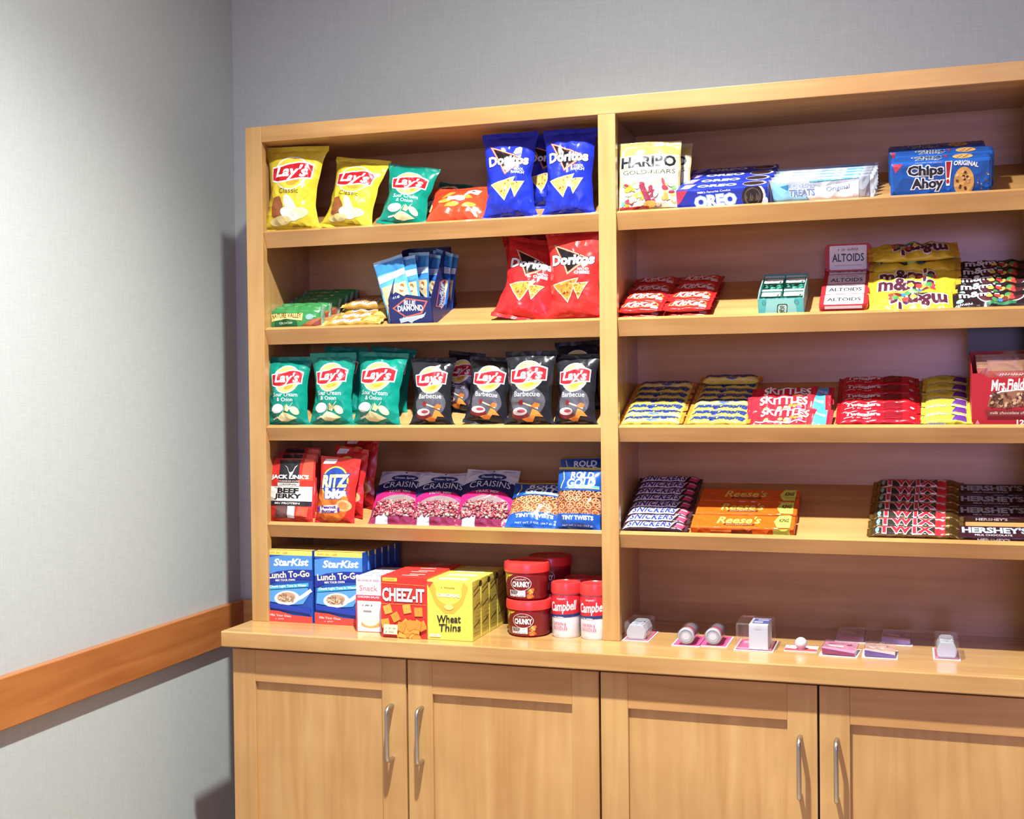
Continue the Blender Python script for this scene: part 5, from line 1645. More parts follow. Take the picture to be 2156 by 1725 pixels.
# mint tray with packs
def mint_tray():
    P = SH[1].at(1645, .012)
    w = 96 / sx(P)
    M = SH[1].flat(P, 0, .0005)
    t = thing('mint_tray', 'open turquoise tray holding clear packs of mints', 'display tray', M)
    T = mat('5cc4c4', 'card')
    dp, h0, h1 = .135, .036, .044
    box('front_panel', -w / 2, w / 2, 0, .0012, 0, h0, T, t)
    for s in (-1, 1):
        x = s * w / 2
        V = [(x, 0, 0), (x, dp, 0), (x, dp, h1), (x, .03, h1), (x, 0, h0)]
        V += [(a - s * .0012, b, c) for a, b, c in V]
        bm = bmesh.new()
        vs = [bm.verts.new(v) for v in V]
        for f in [(0, 1, 2, 3, 4), (9, 8, 7, 6, 5)] + [(i, i + 5, (i + 1) % 5 + 5, (i + 1) % 5) for i in range(5)]:
            bm.faces.new([vs[i] for i in f])
        bmobj('side_panel', bm, mat('a8dcdc', 'card'), t)
    box('bottom_panel', -w / 2, w / 2, .0012, dp, 0, .001, T, t)
    box('back_panel', -w / 2, w / 2, dp - .0012, dp, 0, h1, T, t)
    A = Art('card')
    A.poly('front_print', '9adcd8', [(-.36 * w, .02 * h0), (.36 * w, .02 * h0), (.3 * w, .98 * h0), (-.3 * w, .98 * h0)])
    A.rrect('logo', '2c4a3c', -.10 * w, .10 * h0, .13 * w, .68 * h0, .004, .1)
    A.rrect('logo', 'bfe4d8', -.075 * w, .16 * h0, .115 * w, .62 * h0, .004, .1)
    A.text('lettering', '2c4a3c', 'tic', .03 * w, .50 * h0, .2 * h0, .1 * w, bold=.03)
    A.text('lettering', '2c4a3c', 'tac', .02 * w, .28 * h0, .2 * h0, .11 * w, bold=.03)
    A.ring('front_print', '4a8c94', -.37 * w, .78 * h0, .04 * w, .12 * h0, .25)
    A.ring('front_print', '4a8c94', .34 * w, .78 * h0, .05 * w, .12 * h0, .25)
    lay(A, lambda x, y, f: np.stack([x, 0 * x - f, y], 1), t, None, .0003, .00006)
    return M, w
MT, mw = mint_tray()
def mint_pack(label, M, w, h, d):
    t = thing('mint_pack', label, 'mint pack', M, 'clear mint packs in the turquoise tray')
    box('case', -w / 2, w / 2, -h / 2, h / 2, 0, d, CLEARMINT, t, .002)
    box('cap', -w / 2, w / 2, h / 2 - .010, h / 2, -.0002, d + .0002, mat('dff4ee', 'plastic'), t, .0015)
    V, F = [], []
    r = random.Random(5)
    oct_ = [(1, 0, 0), (-1, 0, 0), (0, 1, 0), (0, -1, 0), (0, 0, 1), (0, 0, -1)]
    of = [(4, 0, 2), (4, 2, 1), (4, 1, 3), (4, 3, 0), (5, 2, 0), (5, 1, 2), (5, 3, 1), (5, 0, 3)]
    for _ in range(60):
        c = (r.uniform(-w / 2 + .005, w / 2 - .005), r.uniform(-h / 2 + .004, h / 2 - .014), r.uniform(.004, d - .004))
        k = len(V)
        V += [(c[0] + p[0] * .0045, c[1] + p[1] * .003, c[2] + p[2] * .003) for p in oct_]
        F += [tuple(i + k for i in f) for f in of]
    o = mesh('mints', V, F, mat('8ff0d8', 'plastic'), parent=t, smooth=True)
    o['kind'] = 'stuff'
    A = Art('card')
    A.rrect('label', 'f2f0f4', -.46 * w, -.14 * h, .46 * w, .2 * h, .002)
    A.text('lettering', '7a8c98', 'tic tac', -.05 * w, .04 * h, .16 * h, .56 * w, bold=.02, shear=.2)
    A.poly('label', '2c4a44', [(.26 * w, -.08 * h), (.36 * w, .02 * h), (.42 * w, -.08 * h), (.34 * w, -.14 * h)])
    A.poly('label', '3a4c54', [(-.42 * w, .1 * h), (-.42 * w, .17 * h), (-.28 * w, .17 * h)])
    lay(A, lambda x, y, f: np.stack([x, y, 0 * x + d + f], 1), t, None, .0003, .00006)
    return t
pk_w, pk_h, pk_d = mw / 2 - .004, .058, .015
S1 = None
for i in range(2):
    for j in range(2):
        for k in range(2):
            if k == 0 and i == 1:
                continue
            M = MT @ Matrix.Translation(((j - .5) * (mw / 2 - .001), .036 + i * .062, .0015 + k * .016 + i * .008)) @ Matrix.Rotation(D(5 + 2 * i), 4, 'X')
            lb = '%s clear mint pack in the %s row, on the %s side of the tray' % (['lower', 'upper'][k], ['front', 'back'][i], ['wafer bar', 'mint tin'][j])
            if S1 is None:
                S1 = mint_pack(lb, M, pk_w, pk_h, pk_d)
            else:
                dup(S1, M, lb)
def mint_tin(label, M):
    L, W_, H = .094, .058, .019
    t = thing('mint_tin', label, 'mint tin', M, 'red and white mint tins')
    def rb(name, gx, z0, z1, colr, bev):
        bm = bmesh.new()
        r0, n = .009, 5
        P = []
        for cx, cy, a0 in ((1, 1, 0), (-1, 1, 90), (-1, -1, 180), (1, -1, 270)):
            for k in range(n + 1):
                a = math.radians(a0 + 90 * k / n)
                P.append((cx * (L / 2 + gx - r0) + r0 * math.cos(a), W_ / 2 + cy * (W_ / 2 + gx - r0) + r0 * math.sin(a)))
        lo = [bm.verts.new((x, y, z0)) for x, y in P]
        hi = [bm.verts.new((x, y, z1)) for x, y in P]
        m_ = len(P)
        for k in range(m_):
            bm.faces.new((lo[k], lo[(k + 1) % m_], hi[(k + 1) % m_], hi[k]))
        f = bm.faces.new(hi)
        bm.faces.new(lo[::-1])
        bmesh.ops.bevel(bm, geom=list(f.edges), offset=bev, segments=2, affect='EDGES')
        bmobj(name, bm, mat(colr, 'plastic'), t, smooth=True, sharp=40)
    rb('tin_base', -.0005, 0, H * .62, 'b82c34', .0005)
    rb('tin_lid', 0, H * .55, H, 'c8303a', .0022)
    A = Art('plastic')
    A.rrect('label', 'f6f4f4', -.40 * L, .06 * W_, .40 * L, .94 * W_, .003)
    A.text('lettering', '2e3040', 'ALTOIDS', 0, .50 * W_, .28 * W_, .68 * L, bold=.02)
    A.line('label', 'c9a0a4', [(-.3 * L, .22 * W_), (.3 * L, .22 * W_)], .0012)
    A.scribble('label', 'b09a9c', -.22 * L, .22 * L, .8 * W_, .006, 11, 4)
    lay(A, lambda x, y, f: np.stack([x, y, 0 * x + H + f], 1), t, None, .0003, .00006)
    B = Art('plastic')
    B.rect('side_label', 'f0e4e4', -.38 * L, H * .6, .38 * L, H * .92)
    lay(B, lambda x, y, f: np.stack([x, 0 * x - f, y], 1), t, None, .0003, .00006)
    return t
S1 = None
for i, (u, d, tl, lf) in enumerate(((1776, .010, 4, 0), (1779, .070, 6, 0), (1782, .130, 8, 0), (1785, .180, 12, .004), (1787, .212, 64, .021))):
    M = SH[1].flat(SH[1].at(u, d), 0, .0008 + lf) @ Matrix.Rotation(D(tl), 4, 'X')
    lb = ['red and white mint tin lying flat against the shelf lip', 'red and white mint tin lying flat behind the first tin', 'red and white mint tin, third from the lip, lying in shade',
          'red and white mint tin, fourth from the lip, overlapping the third', 'red and white mint tin standing upright at the back of the shelf'][i]
    if S1 is None:
        S1 = mint_tin(lb, M)
    else:
        dup(S1, M, lb)
def a_mm(L, wd, dark):
    A = Art()
    if not dark:
        A.text('lettering', '5a2a3c', "m&m's", -.08 * L, .14 * wd, .54 * wd, .58 * L, bold=.04, out=('f6f2f0', .05))
        A.poly('picture', '34402a', [(-.2 * L, -.18 * wd), (.12 * L, -.16 * wd), (.04 * L, -.32 * wd), (-.1 * L, -.32 * wd)])
    else:
        A.text('lettering', 'f2f0f2', "m&m's", -.16 * L, .2 * wd, .38 * wd, .42 * L, bold=.035)
        A.poly('print', 'e8e4ea', arcpts(.06 * L, .05 * wd, .25 * L, .42 * wd, 180, 360, 12))
        A.poly('print', '5a2a34', arcpts(.06 * L, .06 * wd, .235 * L, .38 * wd, 180, 360, 12))
        A.poly('print', '2c7a4c', [(-.1 * L, -.28 * wd), (.22 * L, -.28 * wd), (.2 * L, -.4 * wd), (-.08 * L, -.4 * wd)])
        A.poly('print', 'b02a34', [(.34 * L, .36 * wd), (.46 * L, .36 * wd), (.46 * L, -.1 * wd), (.3 * L, .0 * wd)])
        A.scribble('lettering', 'd8d8dc', -.42 * L, -.24 * L, -.34 * wd, .1 * wd, 8, 3)
        A.ell('print', '9cc8b8', -.37 * L, -.18 * wd, .04 * L, .1 * wd)
    r = random.Random(6)
    cx, cy = (.1, -.06) if not dark else (.07, -.05)
    for k in range(13):
        A.ell('picture', ['d84a44', '4fa05a', 'f0d860', '4f86d0', 'ec8c40', '7a3a34'][k % 6], (cx + r.uniform(-.16, .16)) * L, (cy + r.uniform(-.15, .12)) * wd, .038 * L, .095 * wd, r.uniform(0, 3), 12)
    if not dark:
        A.ell('picture', 'a8d89a', -.03 * L, -.26 * wd, .05 * L, .1 * wd)
    return A
GN, GQ = 'yellow peanut candy bags', 'dark chocolate candy bags on the second shelf'
md = (.178, .070, .024)
S1 = None
for i, (u, d, lf, px, yw, fl, lb) in enumerate(((1917, .036, .000, 18, 2, 1, 'yellow peanut candy bag upside down against the shelf lip'), (1924, .092, .006, 24, -2, 0, 'yellow peanut candy bag propped up behind the upside-down one'),
                                            (1926, .128, .012, 26, 1, 0, 'yellow peanut candy bag mostly hidden behind the propped one'), (1926, .180, .030, 2, -2, 0, 'shaded yellow candy bag, lower of two at the back'),
                                            (1922, .192, .054, 8, 3, 1, 'shaded yellow candy bag, upper of two at the back'))):
    M = SH[1].flat(SH[1].at(u, d), D(yw), lf + .001) @ Matrix.Rotation(D(px), 4, 'X')
    if fl:
        M = M @ Matrix.Rotation(math.pi, 4, 'Z')
    if S1 is None:
        S1, _ = bar('peanut_candy_bag', lb, 'candy bag', M, md, 9, 'e8c93c', a_mm(md[0], md[1], 0), 'eab83a', GN, e=2.2, taper=.035, wob=.0018, tail=.010)
    else:
        dup(S1, M, lb)
S1 = None
for i, u in enumerate((2094, 2097, 2098, 2100, 2103)):
    d = .036 + i * .040
    M = SH[1].flat(SH[1].at(u, d), D([2, -1, 1, 0, -1][i]), .001 + .003 * i) @ Matrix.Rotation(D([16, 20, 20, 20, 18][i]), 4, 'X')
    lb = rowlab(i, 5, 'dark brown chocolate candy bag')
    if S1 is None:
        S1, _ = bar('chocolate_candy_bag', lb, 'candy bag', M, (.172, .056, .020), 10, '2c2024', a_mm(.172, .056, 1), '30242a', GQ, e=2.2, taper=.03, wob=.0014)
    else:
        dup(S1, M, lb)
# ---- third shelf
def a_butter(L, wd):
    A = Art()
    A.rect('print', 'f0e486', -.44 * L, -.46 * wd, .44 * L, -.22 * wd)
    A.text('lettering', '27408c', 'Butterfinger', .0, .08 * wd, .62 * wd, .82 * L, bold=.055, shear=.25)
    A.ell('print', '5a78c0', .02 * L, -.32 * wd, .09 * L, .12 * wd)
    return A
bd = (.136, .0325, .016)
GB1 = 'yellow candy bars on the third shelf'
S1 = None
for c, (u0, u1, n, fl, lb) in enumerate(((1372, 1404, 7, (0, 0, 1, 1, 1, 1, 0), 'beside the divider'), (1511, 1541, 8, (1, 1, 1, 0, 1, 1, 1, 0), 'beside red fruit candy'))):
    for i, u in enumerate(lerp(u0, u1, n)):
        M = SH[2].flat(SH[2].at(u, .005 + i * (.236 / (8 if c else 7)) * (1 if c else .94) + .0165), D(random.Random(i + 9 * c).uniform(-1.5, 1.5)), .0008) @ (Matrix.Rotation(math.pi, 4, 'Z') if fl[i] else Matrix.Identity(4))
        lab = rowlab(i, n, 'yellow candy bar', lb)
        if c and i == 7:
            M = SH[2].flat(SH[2].at(u, .205), 0, .017)
            lab = 'yellow candy bar riding on top at the back of its column'
        if S1 is None:
            S1, _ = bar('peanut_butter_bar', lab, 'candy bar', M, (bd[0], .0295, .016), 12, 'e4cf58', a_butter(bd[0], .0295), 'd98a34', GB1, wob=.0005)
        else:
            dup(S1, M, lab)
def a_fruit(L, wd):
    A = Art()
    A.text('lettering', 'ffffff', 'SKITTLES', -.06 * L, .14 * wd, .38 * wd, .56 * L, bold=.035, out=('8c1c28', .025))
    A.poly('print', '58b0e4', [(.27 * L, -.48 * wd), (.43 * L, -.48 * wd), (.43 * L, .48 * wd), (.32 * L, .48 * wd)])
    A.text('lettering', 'eef6fc', 'SHARE SIZE', .36 * L, .1 * wd, .14 * wd, .11 * L, bold=.02)
    r = random.Random(2)
    for k in range(9):
        A.ell('picture', ['f0dc5a', '8cc46a', 'e8873c', 'b070b8', 'f0f0e0'][k % 5], (-.1 + r.uniform(-.2, .25)) * L, (-.22 + r.uniform(-.1, .08)) * wd, .03 * L, .08 * wd, 0, 10)
    A.line('print', 'f6e0e4', [(-.4 * L, -.34 * wd), (-.1 * L, -.4 * wd), (.2 * L, -.3 * wd)], .05 * wd)
    return A
GF = 'red fruit candy bags on the third shelf'
S1 = None
for i, (u, d, lf, px, yw, lb) in enumerate(((1664, .034, .0, 14, -2, 'red and blue fruit candy bag against the shelf lip'), (1662, .076, .010, 22, 2, 'red and blue fruit candy bag resting on the first one'), (1670, .118, .012, 16, 1, 'hindmost red and blue fruit candy bag of the three'))):
    M = SH[2].flat(SH[2].at(u, d), D(yw), lf + .001) @ Matrix.Rotation(D(px), 4, 'X')
    if S1 is None:
        S1, _ = bar('fruit_candy_bag', lb, 'candy bag', M, (.168, .056, .018), 14, 'd22c3a', a_fruit(.168, .056), 'cc2c3c', GF, e=2.2, taper=.03, wob=.0018)
    else:
        dup(S1, M, lb)
def a_twz(L, wd):
    A = Art()
    A.text('lettering', 'fbf4f2', 'Twizzlers', -.18 * L, .1 * wd, .34 * wd, .40 * L, bold=.05, shear=.1)
    A.rect('window', '8c1424', .06 * L, -.36 * wd, .28 * L, .40 * wd)
    for k in range(4):
        A.line('window', 'a8303c', [(.06 * L, (-.26 + .16 * k) * wd), (.28 * L, (-.24 + .16 * k) * wd)], .05 * wd)
    A.scribble('lettering', 'f4dcd8', -.3 * L, -.08 * L, -.28 * wd, .12 * wd, 9, 4)
    A.ell('print', 'e8e4ee', .40 * L, -.2 * wd, .025 * L, .1 * wd)
    A.line('print', 'f6dce0', [(-.4 * L, -.3 * wd), (-.3 * L, -.2 * wd)], .05 * wd)
    return A
td_ = (.162, .045, .017)
rows('licorice_pack', 'red licorice pack with a dark window', 'candy pack', 2, lerp(1849, 1850, 5), .006, .0468, td_, 16, 'd01e2c', a_twz(*td_[:2]), 'c41c2a', 'red licorice packs', '', wob=.0008, yaws=[0, 1, 0, -1, 0])
def a_purple(L, wd):
    A = Art()
    A.poly('print', '6a3a98', [(.1 * L, -.46 * wd), (.4 * L, -.46 * wd), (.4 * L, .4 * wd), (.2 * L, .1 * wd)])
    A.line('print', 'f6f2f4', [(.1 * L, .3 * wd), (.22 * L, .1 * wd), (.4 * L, .2 * wd)], .14 * wd)
    A.line('print', '3a2c28', [(.1 * L, .14 * wd), (.2 * L, -.04 * wd)], .06 * wd)
    A.rect('print', 'f2efb4', -.42 * L, .08 * wd, .04 * L, .42 * wd)
    A.scribble('lettering', '6a6a3a', -.38 * L, .02 * L, .24 * wd, .26 * wd, 9, 7, .0011)
    return A
pd_ = (.096, .037, .018)
S1 = rows('chewy_candy_pack', 'small yellow and purple chewy candy pack', 'candy pack', 2, lerp(1992, 1994, 6), .005, .0388, pd_, 18, 'e9dc4a', a_purple(*pd_[:2]), 'e6c44a', 'yellow and purple chewy packs', '', wob=.0006, yaws=[1, 0, -2, 2, -3, 1])
bc = Art('card')
bc.rect('barcode_label', 'd8dce4', -.034, .003, -.002, .0125)
for k in range(9):
    bc.rect('barcode_label', '5c6470', -.031 + k * .0030, .0040, -.0298 + k * .0030, .0112)
lay(bc, lambda x, y, f: np.stack([x, 0 * x - pd_[1] / 2 - f, y], 1), S1, None, .0012, .0001)
# cookie display box with an open black lid
def cookie_box():
    P = SH[2].at(2046, .010)
    t = thing('cookie_display_box', 'red cookie display carton with its lid propped open', 'display box', SH[2].flat(P, 0, .0005) @ Matrix.Rotation(-AL * .55, 4, 'X'))
    w, dp, h = .158, .105, .118
    R = mat('b8202c', 'card')
    th = .0012
    def pr(name, P2, f0, mt, tk=th):
        n = len(P2)
        bm = bmesh.new()
        a = [bm.verts.new(f0(x, y, 0)) for x, y in P2]
        b = [bm.verts.new(f0(x, y, tk)) for x, y in P2]
        bm.faces.new(a)
        bm.faces.new(b[::-1])
        for i in range(n):
            bm.faces.new((a[i], b[i], b[(i + 1) % n], a[(i + 1) % n]))
        return bmobj(name, bm, mt, t)
    hf = .104
    pr('front_panel', [(0, 0), (w, 0), (w, hf), (w - .014, hf), (w - .022, hf - .008), (.030, hf - .008), (.016, hf), (0, hf)], lambda x, y, k: (x, k, y), R)
    for x0, s in ((0, 1), (w, -1)):
        pr('side_panel', [(0, 0), (dp, 0), (dp, h + .012), (.012, hf)], lambda x, y, k, x0=x0, s=s: (x0 + s * k, x, y), R)
    pr('back_panel', [(0, 0), (w, 0), (w, h + .012), (0, h + .012)], lambda x, y, k: (x, dp - k, y), R)
    pr('bottom_panel', [(0, 0), (w, 0), (w, dp), (0, dp)], lambda x, y, k: (x, y, k), R)
    pr('lid', [(-.004, h + .005), (w + .004, h + .005), (w + .004, h + .060), (-.004, h + .060)], lambda x, y, k: (x, dp + .001 - k + (y - h) * .12, y), mat('2a2422', 'card'))
    A = Art('card')
    A.text('lettering', 'fdf6f0', 'Mrs.Fields', .066, .082, .020, .064, bold=.03, shear=.25, rot=.05)
    A.line('logo', 'fdf6f0', [(.032, .060), (.052, .069), (.098, .073)], .0030)
    A.poly('picture', '9c6a4c', [(.028, .040), (.032, .058), (.048, .066), (.08, .071), (.101, .070), (.103, .050), (.098, .042), (.06, .036)])
    r = random.Random(4)
    for _ in range(46):
        A.ell('picture', r.choice(['5c3828', 'c89a74', '7a4c34', 'd8b490', '4a2c20']), r.uniform(.034, .098), r.uniform(.042, .066), .004, .0028, r.uniform(0, 3), 8)
    A.rect('print', '7c2a24', .024, .022, w - .004, .033)
    A.text('lettering', 'f0dcc8', 'milk chocolate chip', .066, .0275, .007, .068, shear=.2)
    A.text('lettering', 'fbf0ec', '12', .086, .010, .009, .012, bold=.04)
    A.text('lettering', 'f0d4d0', 'COUNT', .107, .0095, .004, .018)
    A.poly('print', 'e8908c', [(.006, .007), (.014, .007), (.010, .015)])
    lay(A, lambda x, y, f: np.stack([x, 0 * x - f, y], 1), t, None, .0003, .00006)
    return t, w, dp
tcb, bw_, bd_ = cookie_box()
for i in range(5):
    M = tcb.matrix_basis @ Matrix.Translation((bw_ / 2, .016 + i * .018, .004)) @ Matrix.Rotation(-D(8), 4, 'X')
    a = Art()
    a.rect('print', 'a87a5c', -.05, .100, .05, .118)
    a.scribble('print', 'e8d0c0', -.03, .02, .094, .005, 10, i)
    bag('cookie_packet', '%s brown and red cookie packet in the cookie display carton' % ['front', 'second', 'middle', 'fourth', 'hindmost'][i], 'cookie packet', M, (.138, .112 + .004 * i, .012), 90 + i, '8c3a30' if i % 2 else 'a8544a', a, 'b08468',
        'cookie packets in the display carton', pin=.02, nu=20, nv=24, step=.01)
# ---- fourth shelf
def a_snick(L, wd):
    A = Art()
    A.poly('logo', 'f6f2f6', [(-.45 * L, -.42 * wd), (.24 * L, -.42 * wd), (.32 * L, .42 * wd), (-.37 * L, .42 * wd)])
    A.text('lettering', '2a3c9c', 'SNICKERS', -.06 * L, .0, .64 * wd, .64 * L, bold=.035, space=1.12, shear=.25)
    A.poly('print', 'd0486c', [(.30 * L, -.40 * wd), (.42 * L, -.40 * wd), (.45 * L, .30 * wd), (.36 * L, .30 * wd)])
    A.line('print', 'f4d8e0', [(.33 * L, .05 * wd), (.42 * L, .12 * wd)], .14 * wd)
    return A
sd = (.144, .0285, .018)
rows('nougat_bar', 'brown candy bar with white and blue panel', 'candy bar', 3, lerp(1378, 1412, 8), .004, .0302, sd, 20, '3a2028', a_snick(*sd[:2]), '4a2c34', 'brown candy bars beside the divider', '', wob=.0004, yaws=[0, .5, -.5, .5, 0, -.5, .5, 0])
def a_reese(w, d):
    A = Art()
    A.text('top_lettering', 'f6e06a', "Reese's", -.04 * w, .60 * d, .52 * d, .42 * w, bold=.02, shear=.25, rot=.02)
    A.rect('top_print', '6a2818', -.18 * w, .18 * d, .12 * w, .30 * d)
    A.scribble('top_print', 'f0d8b8', -.16 * w, .1 * w, .24 * d, .06 * d, 12, 3)
    A.poly('top_badge', 'e2ee62', [(.30 * w, .5 * d), (.34 * w, .04 * d), (.46 * w, .04 * d), (.46 * w, .96 * d), (.34 * w, .96 * d)])
    A.text('top_lettering', '3a3420', 'KING', .395 * w, .6 * d, .26 * d, .09 * w, bold=.04, shear=.2)
    A.line('top_badge', '8a8a40', [(.35 * w, .3 * d), (.44 * w, .3 * d)], .04 * d)
    return A
def a_reesef(w, h):
    A = Art()
    A.rect('front_print', 'e2ee62', .30 * w, .05 * h, .46 * w, .95 * h)
    A.line('front_print', 'f6a86a', [(-.3 * w, .6 * h), (.1 * w, .6 * h)], .1 * h)
    A.rect('front_print', '8c3a20', -.1 * w, .3 * h, .1 * w, .75 * h)
    return A
GRS = 'orange peanut butter cup packs'
S1 = None
for i, (u, d) in enumerate(((1562, .008), (1570, .066), (1577, .124))):
    lb = rowlab(i, 3, 'orange peanut butter cup pack')
    if S1 is None:
        S1, _ = shelf_box('peanut_butter_cup_pack', lb, 'candy pack', 3, u, d, 218, .054, .020, 'e8641c', a_reesef, a_reese, GRS, bev=.003)
    else:
        dup(S1, SH[3].flat(SH[3].at(u, d), D([0, .6, -.6][i]), .0006), lb)
def a_twix(L, wd):
    A = Art()
    A.poly('print', '3a342c', [(-.42 * L, -.46 * wd), (.2 * L, -.46 * wd), (.2 * L, .46 * wd), (-.42 * L, .46 * wd)])
    A.text('lettering', 'd23444', 'TWIX', -.10 * L, .0, .72 * wd, .54 * L, bold=.05, out=('f6eef0', .04), space=1.22)
    A.rect('print', 'd8303a', .205 * L, -.46 * wd, .31 * L, .46 * wd)
    A.line('print', 'f2e4ec', [(.21 * L, .2 * wd), (.25 * L, .28 * wd), (.3 * L, .05 * wd)], .2 * wd)
    A.ell('print', '8cc8b0', -.39 * L, -.1 * wd, .02 * L, .28 * wd)
    return A
xd = (.180, .0325, .018)
rows('caramel_bar', 'gold wrapped caramel bar with red letters', 'candy bar', 3, lerp(1926, 1934, 7), .005, .0342, xd, 22, '9a7a44', a_twix(*xd[:2]), 'b8944e', 'gold wrapped caramel bars', '', wob=.0006, fin='gold', yaws=[0, .5, 0, 1, -.5, .5, 0])
def a_hersh(w, d):
    A = Art()
    A.text('top_lettering', 'aeb6c4', "HERSHEY'S", -.06 * w, .62 * d, .46 * d, .80 * w, bold=.05)
    A.text('top_lettering', 'c8c4cc', 'MILK CHOCOLATE', -.08 * w, .2 * d, .14 * d, .46 * w, bold=.02)
    A.ell('top_print', 'b8505c', .42 * w, .5 * d, .02 * w, .12 * d)
    return A
def a_hershf(w, h):
    A = Art()
    A.text('front_lettering', 'e4e2ea', "HERSHEY'S", -.08 * w, .55 * h, .5 * h, .4 * w, bold=.03)
    return A
GHS = 'dark brown milk chocolate bars'
S1 = None
for i, d in enumerate((.010, .092, .140, .188)):
    lb = rowlab(i, 4, 'dark brown milk chocolate bar')
    P = SH[3].at([2106, 2101, 2100, 2099][i], d)
    if S1 is None:
        S1 = carton('chocolate_bar', lb, 'candy bar', SH[3].flat(P, 0, .0006), .145, .046, .011, '3a1c24', a_hershf(.145, .011), a_hersh(.145, .046), group=GHS, fin='foil', bev=.002)
    else:
        dup(S1, SH[3].flat(P, D([0, .5, -.5, .4][i]), .0006), lb)

# ---- counter under the candy bay: carded sundries
PINK, CW = mat('e05a94', 'card'), mat('dedce0', 'card')
def card(t, w, d, two=True):
    box('backing_card', -w / 2, w / 2, 0, d, 0, .0012, CW, t)
    if two:
        A = Art('card').rect('card_print', 'e2588f', -w / 2 + .003, .004, w / 2 - .003, d - .001)
        lay(A, lambda x, y, f: np.stack([x, y, 0 * x + .0012 + f], 1), t, None, .0003)
def sund(name, label, cat, u, v, group='carded sundries on the counter'):
    P = on_counter(u, v)
    t = thing(name, label, cat, Matrix.Translation((P[0], P[1], ZC + .0003)), group)
    return t, sx(P)
# white boxed tubes
for k, (u, v, wp, lb) in enumerate(((1338, 1351, 56, 'white bottle in a clear blister card beside the divider'), (1994, 1391, 58, 'white bottle in a clear blister card standing apart at the end'))):
    t, s = sund('blister_bottle', lb, 'toiletry pack', u, v)
    w = wp / s
    card(t, w, .105)
    bm = bmesh.new()
    P2 = [(-.30, .06), (-.36, .32), (-.22, .62), (.22, .62), (.36, .32), (.30, .06)]
    P2 = [(x * w * 1.05, y * .055) for x, y in P2]
    a = [bm.verts.new((x, .006, z)) for x, z in P2]
    b = [bm.verts.new((x, .078, z)) for x, z in P2]
    bm.faces.new(a)
    bm.faces.new(b[::-1])
    for i in range(6):
        bm.faces.new((a[i], b[i], b[(i + 1) % 6], a[(i + 1) % 6]))
    bmesh.ops.bevel(bm, geom=bm.edges[:], offset=.002, segments=2, affect='EDGES')
    bmobj('bottle', bm, mat('c4c8d2', 'plastic'), t, smooth=True, sharp=40)
    A = Art('plastic').line('bottle_band', '6a7c9c', [(-.22 * w, .040), (.22 * w, .040)], .004).line('bottle_band', 'c0c8d4', [(-.2 * w, .060), (.2 * w, .060)], .002)
    A.ell('bottle_band', '5a6478', .0, .014, .003, .002)
    A.rect('bottle_label', 'e8eaf0', -.2 * w, .016, .2 * w, .034)
    A.scribble('bottle_label', '5a6890', -.16 * w, .16 * w, .026, .006, 8, 3)
    lay(A, lambda x, y, f: np.stack([x, y, 0 * x + .62 * .055 + f], 1), t, None, .0004)
    box('blister', -.44 * w, .44 * w, .003, .086, .0012, .040, CLEAR, t, .004)
# two round jars seen end on
for k, (u, v, lb) in enumerate(((1443, 1362, 'round red-banded jar in a clear blister, nearer the divider'), (1500, 1363, 'round red-banded jar in a clear blister, nearer the clear case'))):
    t, s = sund('blister_jar', lb, 'toiletry pack', u, v)
    w = 60 / s
    card(t, w, .105)
    r = 17 / s
    Mx = Matrix.Translation((0, .006, r * 1.08 + .002)) @ Matrix.Rotation(-math.pi / 2, 4, 'X')
    lathe('jar_cap', [(0, 0), (r * .86, 0), (r, .003), (r, .014), (0, .014)], mat('b9bcc6', 'plastic'), t, matrix=Mx)
    lathe('jar_band', [(0, .0142), (r * .97, .0142), (r * .97, .030), (0, .030)], mat('c8203c', 'plastic'), t, matrix=Mx)
    Jr = Art('plastic')
    Jr.ring('cap_ring', '8a90a0', 0, 0, r * .8, r * .8, .12)
    Jr.ell('cap_ring', 'd8dae2', 0, 0, r * .45, r * .45)
    lay(Jr, lambda x, y, f: np.stack([x, 0 * x + .006 - f, y + r * 1.08 + .002], 1), t, None, .0004)
    lathe('jar_body', [(0, .0302), (r * .9, .0302), (r * .9, .066), (r * .6, .074), (0, .074)], mat('8e98ac', 'plastic'), t, matrix=Mx)
    lathe('blister', [(r * 1.1, -.003), (r * 1.1, .070), (r * .8, .082), (0, .084)], CLEAR, t, matrix=Mx)
# clear case with white panel
t, s = sund('clear_case', 'big clear plastic case with a white insert on a pink card', 'toiletry pack', 1586, 1372)
w = 84 / s
card(t, w, .108)
box('insert', -.12 * w, .36 * w, .006, .078, .0025, .052, mat('d2d6e0', 'card'), t, .001)
A = Art('card').rect('insert_print', '4a62b4', -.05 * w, .020, .36 * w, .070).rect('insert_print', 'e8ecf6', -.02 * w, .028, .2 * w, .040).rect('insert_print', 'dfe6f4', .05 * w, .050, .32 * w, .060)
lay(A, lambda x, y, f: np.stack([x, y, 0 * x + .052 + f], 1), t, None, .0004)
A = Art('card').rrect('hang_tab', 'c8ccd4', .04 * w, .042, .2 * w, .048, .002)
lay(A, lambda x, y, f: np.stack([x, 0 * x + .006 - f, y], 1), t, None, .0004)
box('blister', -.45 * w, .45 * w, .003, .086, .0013, .056, CLEAR, t, .005)
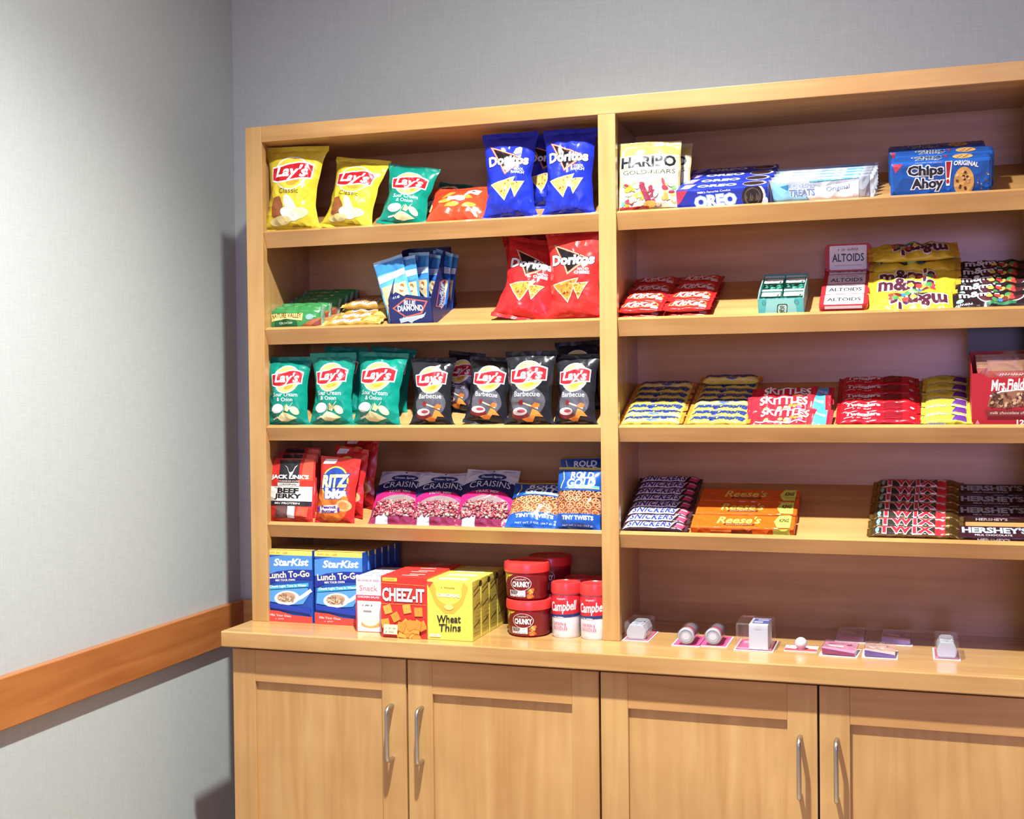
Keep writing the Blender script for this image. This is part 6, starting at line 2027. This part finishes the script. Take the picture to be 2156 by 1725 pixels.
# small ball on a card
t, s = sund('lip_balm_card', 'small clear ball on a red and white card', 'toiletry pack', 1685, 1373)
w = 70 / s
box('backing_card', -w / 2, w / 2, 0, .052, 0, .0015, CW, t)
A = Art('card').poly('card_print', 'e8545c', [(-.49 * w, .001), (.49 * w, .001), (.49 * w, .020), (.2 * w, .024), (-.1 * w, .017), (-.49 * w, .022)])
A.ell('card_print', '3a3c44', -.38 * w, .044, .002, .002)
lay(A, lambda x, y, f: np.stack([x, y, 0 * x + .0015 + f], 1), t, None, .0003)
rb = 13 / s
lathe('ball', [(0, .0016), (rb * .6, .0016)] + [(rb * math.cos(a), .0016 + rb + rb * math.sin(a)) for a in np.linspace(-.9, 1.5707, 10)], mat('d0d0dc', 'plastic'), t, matrix=Matrix.Translation((0, .018, 0)))
# flat blister packs of cards / sachets
for k, (u, v, wp, c1, c2, yw, lb) in enumerate(((1764, 1384, 82, 'd890b0', '983a68', 4, 'pink sachet pack in a clear blister, in the front row'), (1852, 1388, 76, 'd8b0a0', '5a3a84', 0, 'peach and violet sachet pack in a clear blister, front row'),
                                               (1790, 1354, 66, 'a86a80', '7a3a60', 2, 'mauve sachet pack in the shade behind the pink one'), (1886, 1360, 70, 'a86a74', '6a4a80', 2, 'mauve sachet pack in the shade behind the peach one'))):
    t, s = sund('sachet_pack', lb, 'toiletry pack', u, v)
    t.matrix_basis = t.matrix_basis @ Matrix.Rotation(D(-yw), 4, 'Z')
    w = wp / s
    box('backing_card', -w / 2, w / 2, 0, .078, 0, .0012, CW, t)
    V = [(-.42 * w, .004, .004), (.42 * w, .004, .0025), (.44 * w, .064, .012), (-.42 * w, .064, .012), (-.42 * w, .004, .015), (.42 * w, .004, .008), (.44 * w, .064, .016), (-.42 * w, .064, .017)]
    SA = Art('foil').scribble('sachet_print', c2, -.3 * w, .3 * w, .045, .012, 9, k).rect('sachet_print', 'e6dcd8', -.3 * w, .022, .1 * w, .034)
    lay(SA, lambda x, y, f: np.stack([x, y, .0150 - .0070 * (x / w + .42) * (1 - (y - .004) / .06) / .84 + .0015 * (y / .064) + f], 1), t, None, .0006)
    mesh('sachet', V, [(3, 2, 1, 0), (4, 5, 6, 7), (0, 1, 5, 4), (1, 2, 6, 5), (2, 3, 7, 6), (3, 0, 4, 7)], [mat(c1, 'foil'), mat(c2, 'foil')], [0, 0, 1, 0, 0, 0], t)
    V2 = [(-.44 * w, .002, .0013), (.44 * w, .002, .0013), (.44 * w, .066, .0013), (-.44 * w, .066, .0013), (-.43 * w, .003, .018), (.43 * w, .003, .014), (.43 * w, .065, .020), (-.43 * w, .065, .020)]
    mesh('blister', V2, [(4, 5, 6, 7), (0, 1, 5, 4), (1, 2, 6, 5), (2, 3, 7, 6), (3, 0, 4, 7)], CLEAR, parent=t)
